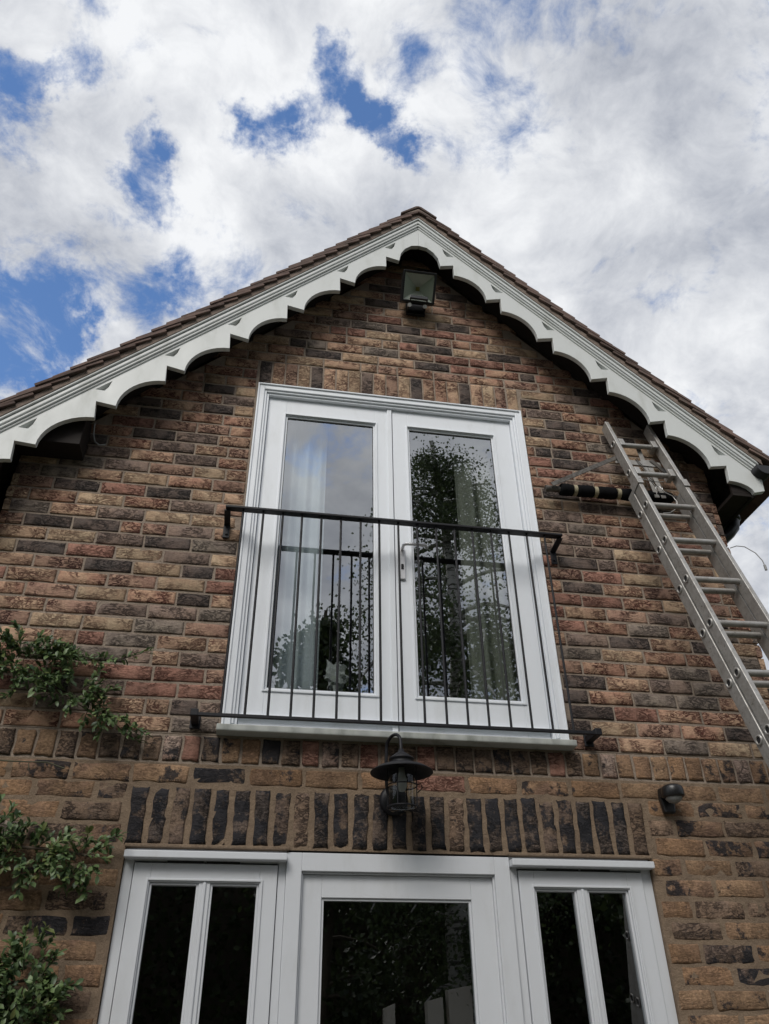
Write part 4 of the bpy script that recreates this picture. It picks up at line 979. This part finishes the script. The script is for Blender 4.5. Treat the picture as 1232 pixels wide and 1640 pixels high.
def arm_branch(path, r0, clumps, extra=()):
    b = MB(); k = len(path); b.tube(path, [r0*(1-.6*i/(k-1)) for i in range(k)], 7)
    bo = b.build('branch', M_BARK, shrub)
    lf = MB(); tw_ = MB()
    for c in clumps:
        a, t_ = clump(*c[:-1], **c[-1])
        for src, dst in ((a, lf), (t_, tw_)):
            b0 = len(dst.v); dst.v += src.v; dst.f += [[i+b0 for i in f] for f in src.f]; dst.m += src.m; dst.sm += src.sm
    for p, d, L, per, y_ in extra: stem(lf, tw_, Vector(p), Vector(d).normalized(), L, per, y_)
    o = lf.build('leaves', [M_LEAF, M_LEAFY], bo, fix=False); o['kind'] = 'stuff'
    o = tw_.build('twigs', M_TWIG, bo, fix=False); o['kind'] = 'stuff'
arm_branch([(-2.06, -.06, .30), (-1.95, -.05, .27), (-1.80, -.05, .26), (-1.62, -.05, .20), (-1.42, -.04, .12), (-1.22, -.03, .0)], .009,
  [(-1.93, .32, .10, .09, 24, .10, 3, dict()), (-1.60, .245, .13, .075, 42, .10, 3, dict(yellow=.0)), (-1.40, .13, .14, .045, 26, .08, 3, dict(yellow=.0)), (-1.25, .05, .08, .05, 8, .08, 2, dict(down=.3)), (-1.97, .17, .10, .05, 14, .12, 2, dict(yellow=.6))],
  [((-1.92, -.05, .33), (.3, -.05, 1), .42, 1, 0), ((-1.9, -.05, .36), (-.2, -.1, 1), .2, 2, 0), ((-1.4, -.05, .30), (.8, -.1, -.25), .30, 2, 0), ((-1.5, -.05, .32), (.9, -.1, .15), .2, 2, 0), ((-1.30, -.04, .08), (.8, -.1, -.6), .25, 2, 0), ((-1.2, -.04, .04), (.7, -.1, -.5), .15, 2, 0), ((-1.62, -.06, .17), (-.3, -.2, -1), .10, 3, 0), ((-1.33, -.05, .10), (.1, -.1, -1), .12, 2, 0)])
arm_branch([(-2.1, -.06, -.56), (-1.9, -.06, -.49), (-1.65, -.06, -.47), (-1.35, -.05, -.48), (-1.2, -.04, -.50)], .010,
  [(-1.68, -.445, .22, .045, 52, .08, 3, dict(yellow=.15)), (-1.44, -.49, .16, .045, 32, .08, 3, dict(yellow=.2)), (-1.24, -.52, .07, .04, 15, .07, 3, dict(down=.2, yellow=.3)), (-1.9, -.44, .12, .05, 20, .09, 3, dict())],
  [((-1.35, -.04, -.44), (1, -.1, .05), .22, 2, .3), ((-1.22, -.05, -.53), (.3, -.1, -1), .12, 3, 0), ((-1.45, -.05, -.53), (.1, -.1, -1), .11, 3, 0), ((-1.2, -.04, -.44), (.8, -.1, .1), .10, 2, 0)])
arm_branch([(-2.1, -.06, -1.10), (-1.9, -.07, -1.0), (-1.65, -.07, -.95), (-1.45, -.06, -.92), (-1.32, -.05, -.90)], .010,
  [(-1.60, -.93, .20, .06, 52, .09, 3, dict(yellow=.1)), (-1.36, -.92, .10, .09, 38, .08, 3, dict(yellow=.15)), (-1.35, -1.03, .12, .06, 30, .09, 3, dict()), (-1.62, -1.06, .22, .09, 50, .10, 3, dict()), (-1.30, -.83, .05, .03, 7, .06, 3, dict())],
  [((-1.38, -.04, -.84), (.1, -.1, 1), .10, 3, .3), ((-1.28, -.05, -.92), (.8, -.1, -.1), .10, 3, 0)])

# main stem, rising beside the wall
m = MB(); m.tube([(-2.12, -.10, GROUND), (-2.08, -.09, -1.8), (-2.12, -.10, -.9), (-2.05, -.09, -.2), (-2.06, -.08, .25), (-2.0, -.07, .5)], [.03, .026, .022, .018, .013, .006], 8); m.build('stem', M_BARK, shrub)
m = MB(); m.tube([(-2.02, -.03, -.16), (-1.85, -.025, -.165), (-1.7, -.02, -.145), (-1.60, -.02, -.15), (-1.45, -.016, -.148), (-1.38, -.016, -.17)], .0028, 5)
for x in (-1.78, -1.66, -1.52): m.tube([(x, -.02, -.155), (x+.01, -.03, -.185)], .0018, 4)
m.build('bare_twig', M_TWIG, shrub)

# ---------------------------------------------------------------- garden behind the photographer (mirrored in the panes)
def tree(x, y, h, name, label, crown, mat, bark, nleaf, lsz, seed, droop=.3, cat='tree', gap=.5, nl=46):
    r_ = random.Random(seed); t = empty(name, (x, y, GROUND), label, cat)
    tk = MB(); base = Vector((x, y, GROUND)); pts = [base+Vector((.12*math.sin(i*.9+seed), .1*math.cos(i*1.3), h*.88*i/8)) for i in range(9)]
    tk.tube(pts, [h*.016*(1-.85*i/8)+.01 for i in range(9)], 10)
    limbs = []
    rx, z0, z1 = crown
    for i in range(nl):
        u = r_.uniform(.0, 1); zz = z0+(z1-z0)*u; i8 = min(7.99, (zz*.86)/(h*.88)*8); a = r_.uniform(0, 2*PI)
        pr = math.sin(PI*min(1, (u*.86+.12)))**.75
        Lb = rx*pr*r_.uniform(.55, 1.08); k = int(i8); p0 = pts[k].lerp(pts[k+1], i8-k)
        d = Vector((math.cos(a), math.sin(a), r_.uniform(.15, .75))).normalized(); q = p0.copy(); lp = [q.copy()]
        for s in range(6):
            q = q+d*Lb/6; d = (d+Vector((r_.uniform(-.2, .2), r_.uniform(-.2, .2), -droop*.55+r_.uniform(-.12, .12)))).normalized(); lp.append(q.copy())
        tk.tube(lp, [.035*(1-s/7)*h/11+.004 for s in range(7)], 5, caps=False); limbs.append(lp)
    tk.build('trunk', bark, t, fix=False)
    lf = MB(); per = nleaf//nl
    for lp in limbs:
        subs = []
        for s in range(9):
            k = r_.uniform(1.5, 5.99); i = int(k); c = lp[i].lerp(lp[i+1], k-i)
            subs.append((c, r_.uniform(.12, .5)*(1+droop)))
        for _ in range(per):
            c, R_ = r_.choice(subs); g3 = Vector((r_.gauss(0, 1), r_.gauss(0, 1), r_.gauss(0, 1)))*R_*.36
            g3.z = g3.z*.9-abs(r_.gauss(0, 1))*droop*.55
            p = c+g3; d = Vector((r_.uniform(-1, 1), r_.uniform(-1, 1), r_.uniform(-1.2, .5))).normalized(); L = lsz*r_.uniform(.6, 1.2)
            s_ = d.cross(Vector((r_.uniform(-1, 1), r_.uniform(-1, 1), r_.uniform(-1, 1)))).normalized()*L*.36
            b0 = len(lf.v); lf.v += [tuple(p), tuple(p+d*L*.5+s_), tuple(p+d*L), tuple(p+d*L*.5-s_)]; lf.f.append([b0, b0+1, b0+2, b0+3]); lf.m.append(0); lf.sm.append(False)
    o = lf.build('crown', mat, t, fix=False)
tree(2.5, -8.2, 13.2, 'birch_tree', 'tall birch with drooping twigs standing on the lawn, mirrored in the balcony doors', (2.7, 2.4, 13.3), M_BIRCH, M_BIRCHBARK, 52000, .062, 3, .55, nl=84)
tree(0.55, -9.2, 9.3, 'birch_tree', 'smaller dark tree beside the tall birch, mirrored low in the left balcony door', (1.7, 1.5, 9.4), M_DARKLEAF, M_BARK, 15000, .11, 5, .3)
tree(6.4, -10.0, 13.5, 'broadleaf_tree', 'broad dark tree to the right of the tall birch on the lawn, made tall to shade the lower wall', (3.2, 1.8, 13.4), M_DARKLEAF, M_BARK, 15000, .16, 8, .2)  # height raised so the crown keeps light off the lower wall
tree(-3.9, -10.0, 12.5, 'broadleaf_tree', 'broad dark tree at the left end of the garden fence, made tall to shade the lower wall', (2.7, 1.2, 12.3), M_DARKLEAF, M_BARK, 14000, .16, 11, .2)  # also raised, to block the sun from the lower storey
tree(-8.5, -6.0, 8.5, 'broadleaf_tree', 'round dark tree far to the left of the patio', (3.0, 1.2, 8.2), M_DARKLEAF, M_BARK, 7000, .18, 12, .2)
tree(12.5, -5.0, 9.0, 'broadleaf_tree', 'round dark tree far to the right of the patio', (3.2, 1.2, 8.8), M_DARKLEAF, M_BARK, 7000, .18, 13, .2)
def hedge(x0, x1, y0, y1, h, seed, n, label):
    r_ = random.Random(seed); t = empty('hedge', ((x0+x1)/2, (y0+y1)/2, GROUND), label, 'hedge')
    cr = MB(); cr.box(x0+.25, x1-.25, y0+.25, y1-.25, GROUND, GROUND+h-.3); cr.build('branches', M_BARK, t)
    lf = MB()
    for _ in range(n):
        f = r_.random(); x = r_.uniform(x0, x1); top_ = h+.35*noise.noise(Vector((x*.8, seed, 0)))
        if f < .7: p = Vector((x, y1+r_.gauss(0, .08), GROUND+r_.uniform(.05, top_)))
        else: p = Vector((x, r_.uniform(y0, y1), GROUND+top_+r_.gauss(0, .1)))
        d = Vector((r_.uniform(-1, 1), r_.uniform(-.2, 1), r_.uniform(-.6, 1))).normalized(); L = r_.uniform(.08, .16); s_ = d.cross(Vector((r_.uniform(-1, 1), r_.uniform(-1, 1), r_.uniform(-1, 1)))).normalized()*L*.38
        b0 = len(lf.v); lf.v += [tuple(p), tuple(p+d*L*.5+s_), tuple(p+d*L), tuple(p+d*L*.5-s_)]; lf.f.append([b0, b0+1, b0+2, b0+3]); lf.m.append(0); lf.sm.append(False)
    o = lf.build('foliage', M_DARKLEAF, t, fix=False)
hedge(-11, 12, -13.6, -12.2, 4.6, 2, 34000, 'tall dark hedge across the far end of the garden')
# a run of fence in front of the hedge: posts and boards
fence = empty('garden_fence', (2, -9.9, GROUND), 'low timber fence with square posts across the lawn behind the camera', 'fence')
for i in range(9):
    x = -4+1.5*i; m = MB(); m.box(x-.06, x+.06, -9.96, -9.84, GROUND, GROUND+1.75); m.build('post', M_FENCE, fence, .006)
for z_ in (.45, 1.25): m = MB(); m.box(-4, 8, -9.835, -9.79, GROUND+z_, GROUND+z_+.08); m.build('rail', M_FENCE, fence)
bm0 = None
for i in range(76):
    x = -3.9+i*.158
    if bm0 is None:
        m = MB(); m.box(-.06, .06, 0, .018, 0, 1.45); bm0 = m.build('board', M_FENCE, fence); o = bm0
    else: o = bm0.copy(); COL.objects.link(o)
    o.location = Vector((x, -9.788, GROUND+.06+rnd.uniform(-.01, .01)))-wloc(fence)

M_POST = material('pale new timber', lambda q, o: principled(q, o, (.55,.50,.42), .8))
for x, w, h, lab in ((1.28, .13, 2.02, 'shortest and leftmost of three pale timber posts mirrored in the garden door'), (1.84, .20, 2.10, 'middle one of three pale timber posts mirrored in the garden door'), (2.16, .30, 2.22, 'tallest and widest of three pale timber posts mirrored in the garden door')):
    m = MB(); m.prism([(x-w/2, GROUND), (x+w/2, GROUND), (x+w/2, GROUND+h), (x-w/2, GROUND+h-.05)], -7.66, -7.50)
    tag(m.build('timber_post', M_POST, None, .006), lab, 'post', 'pale timber posts')
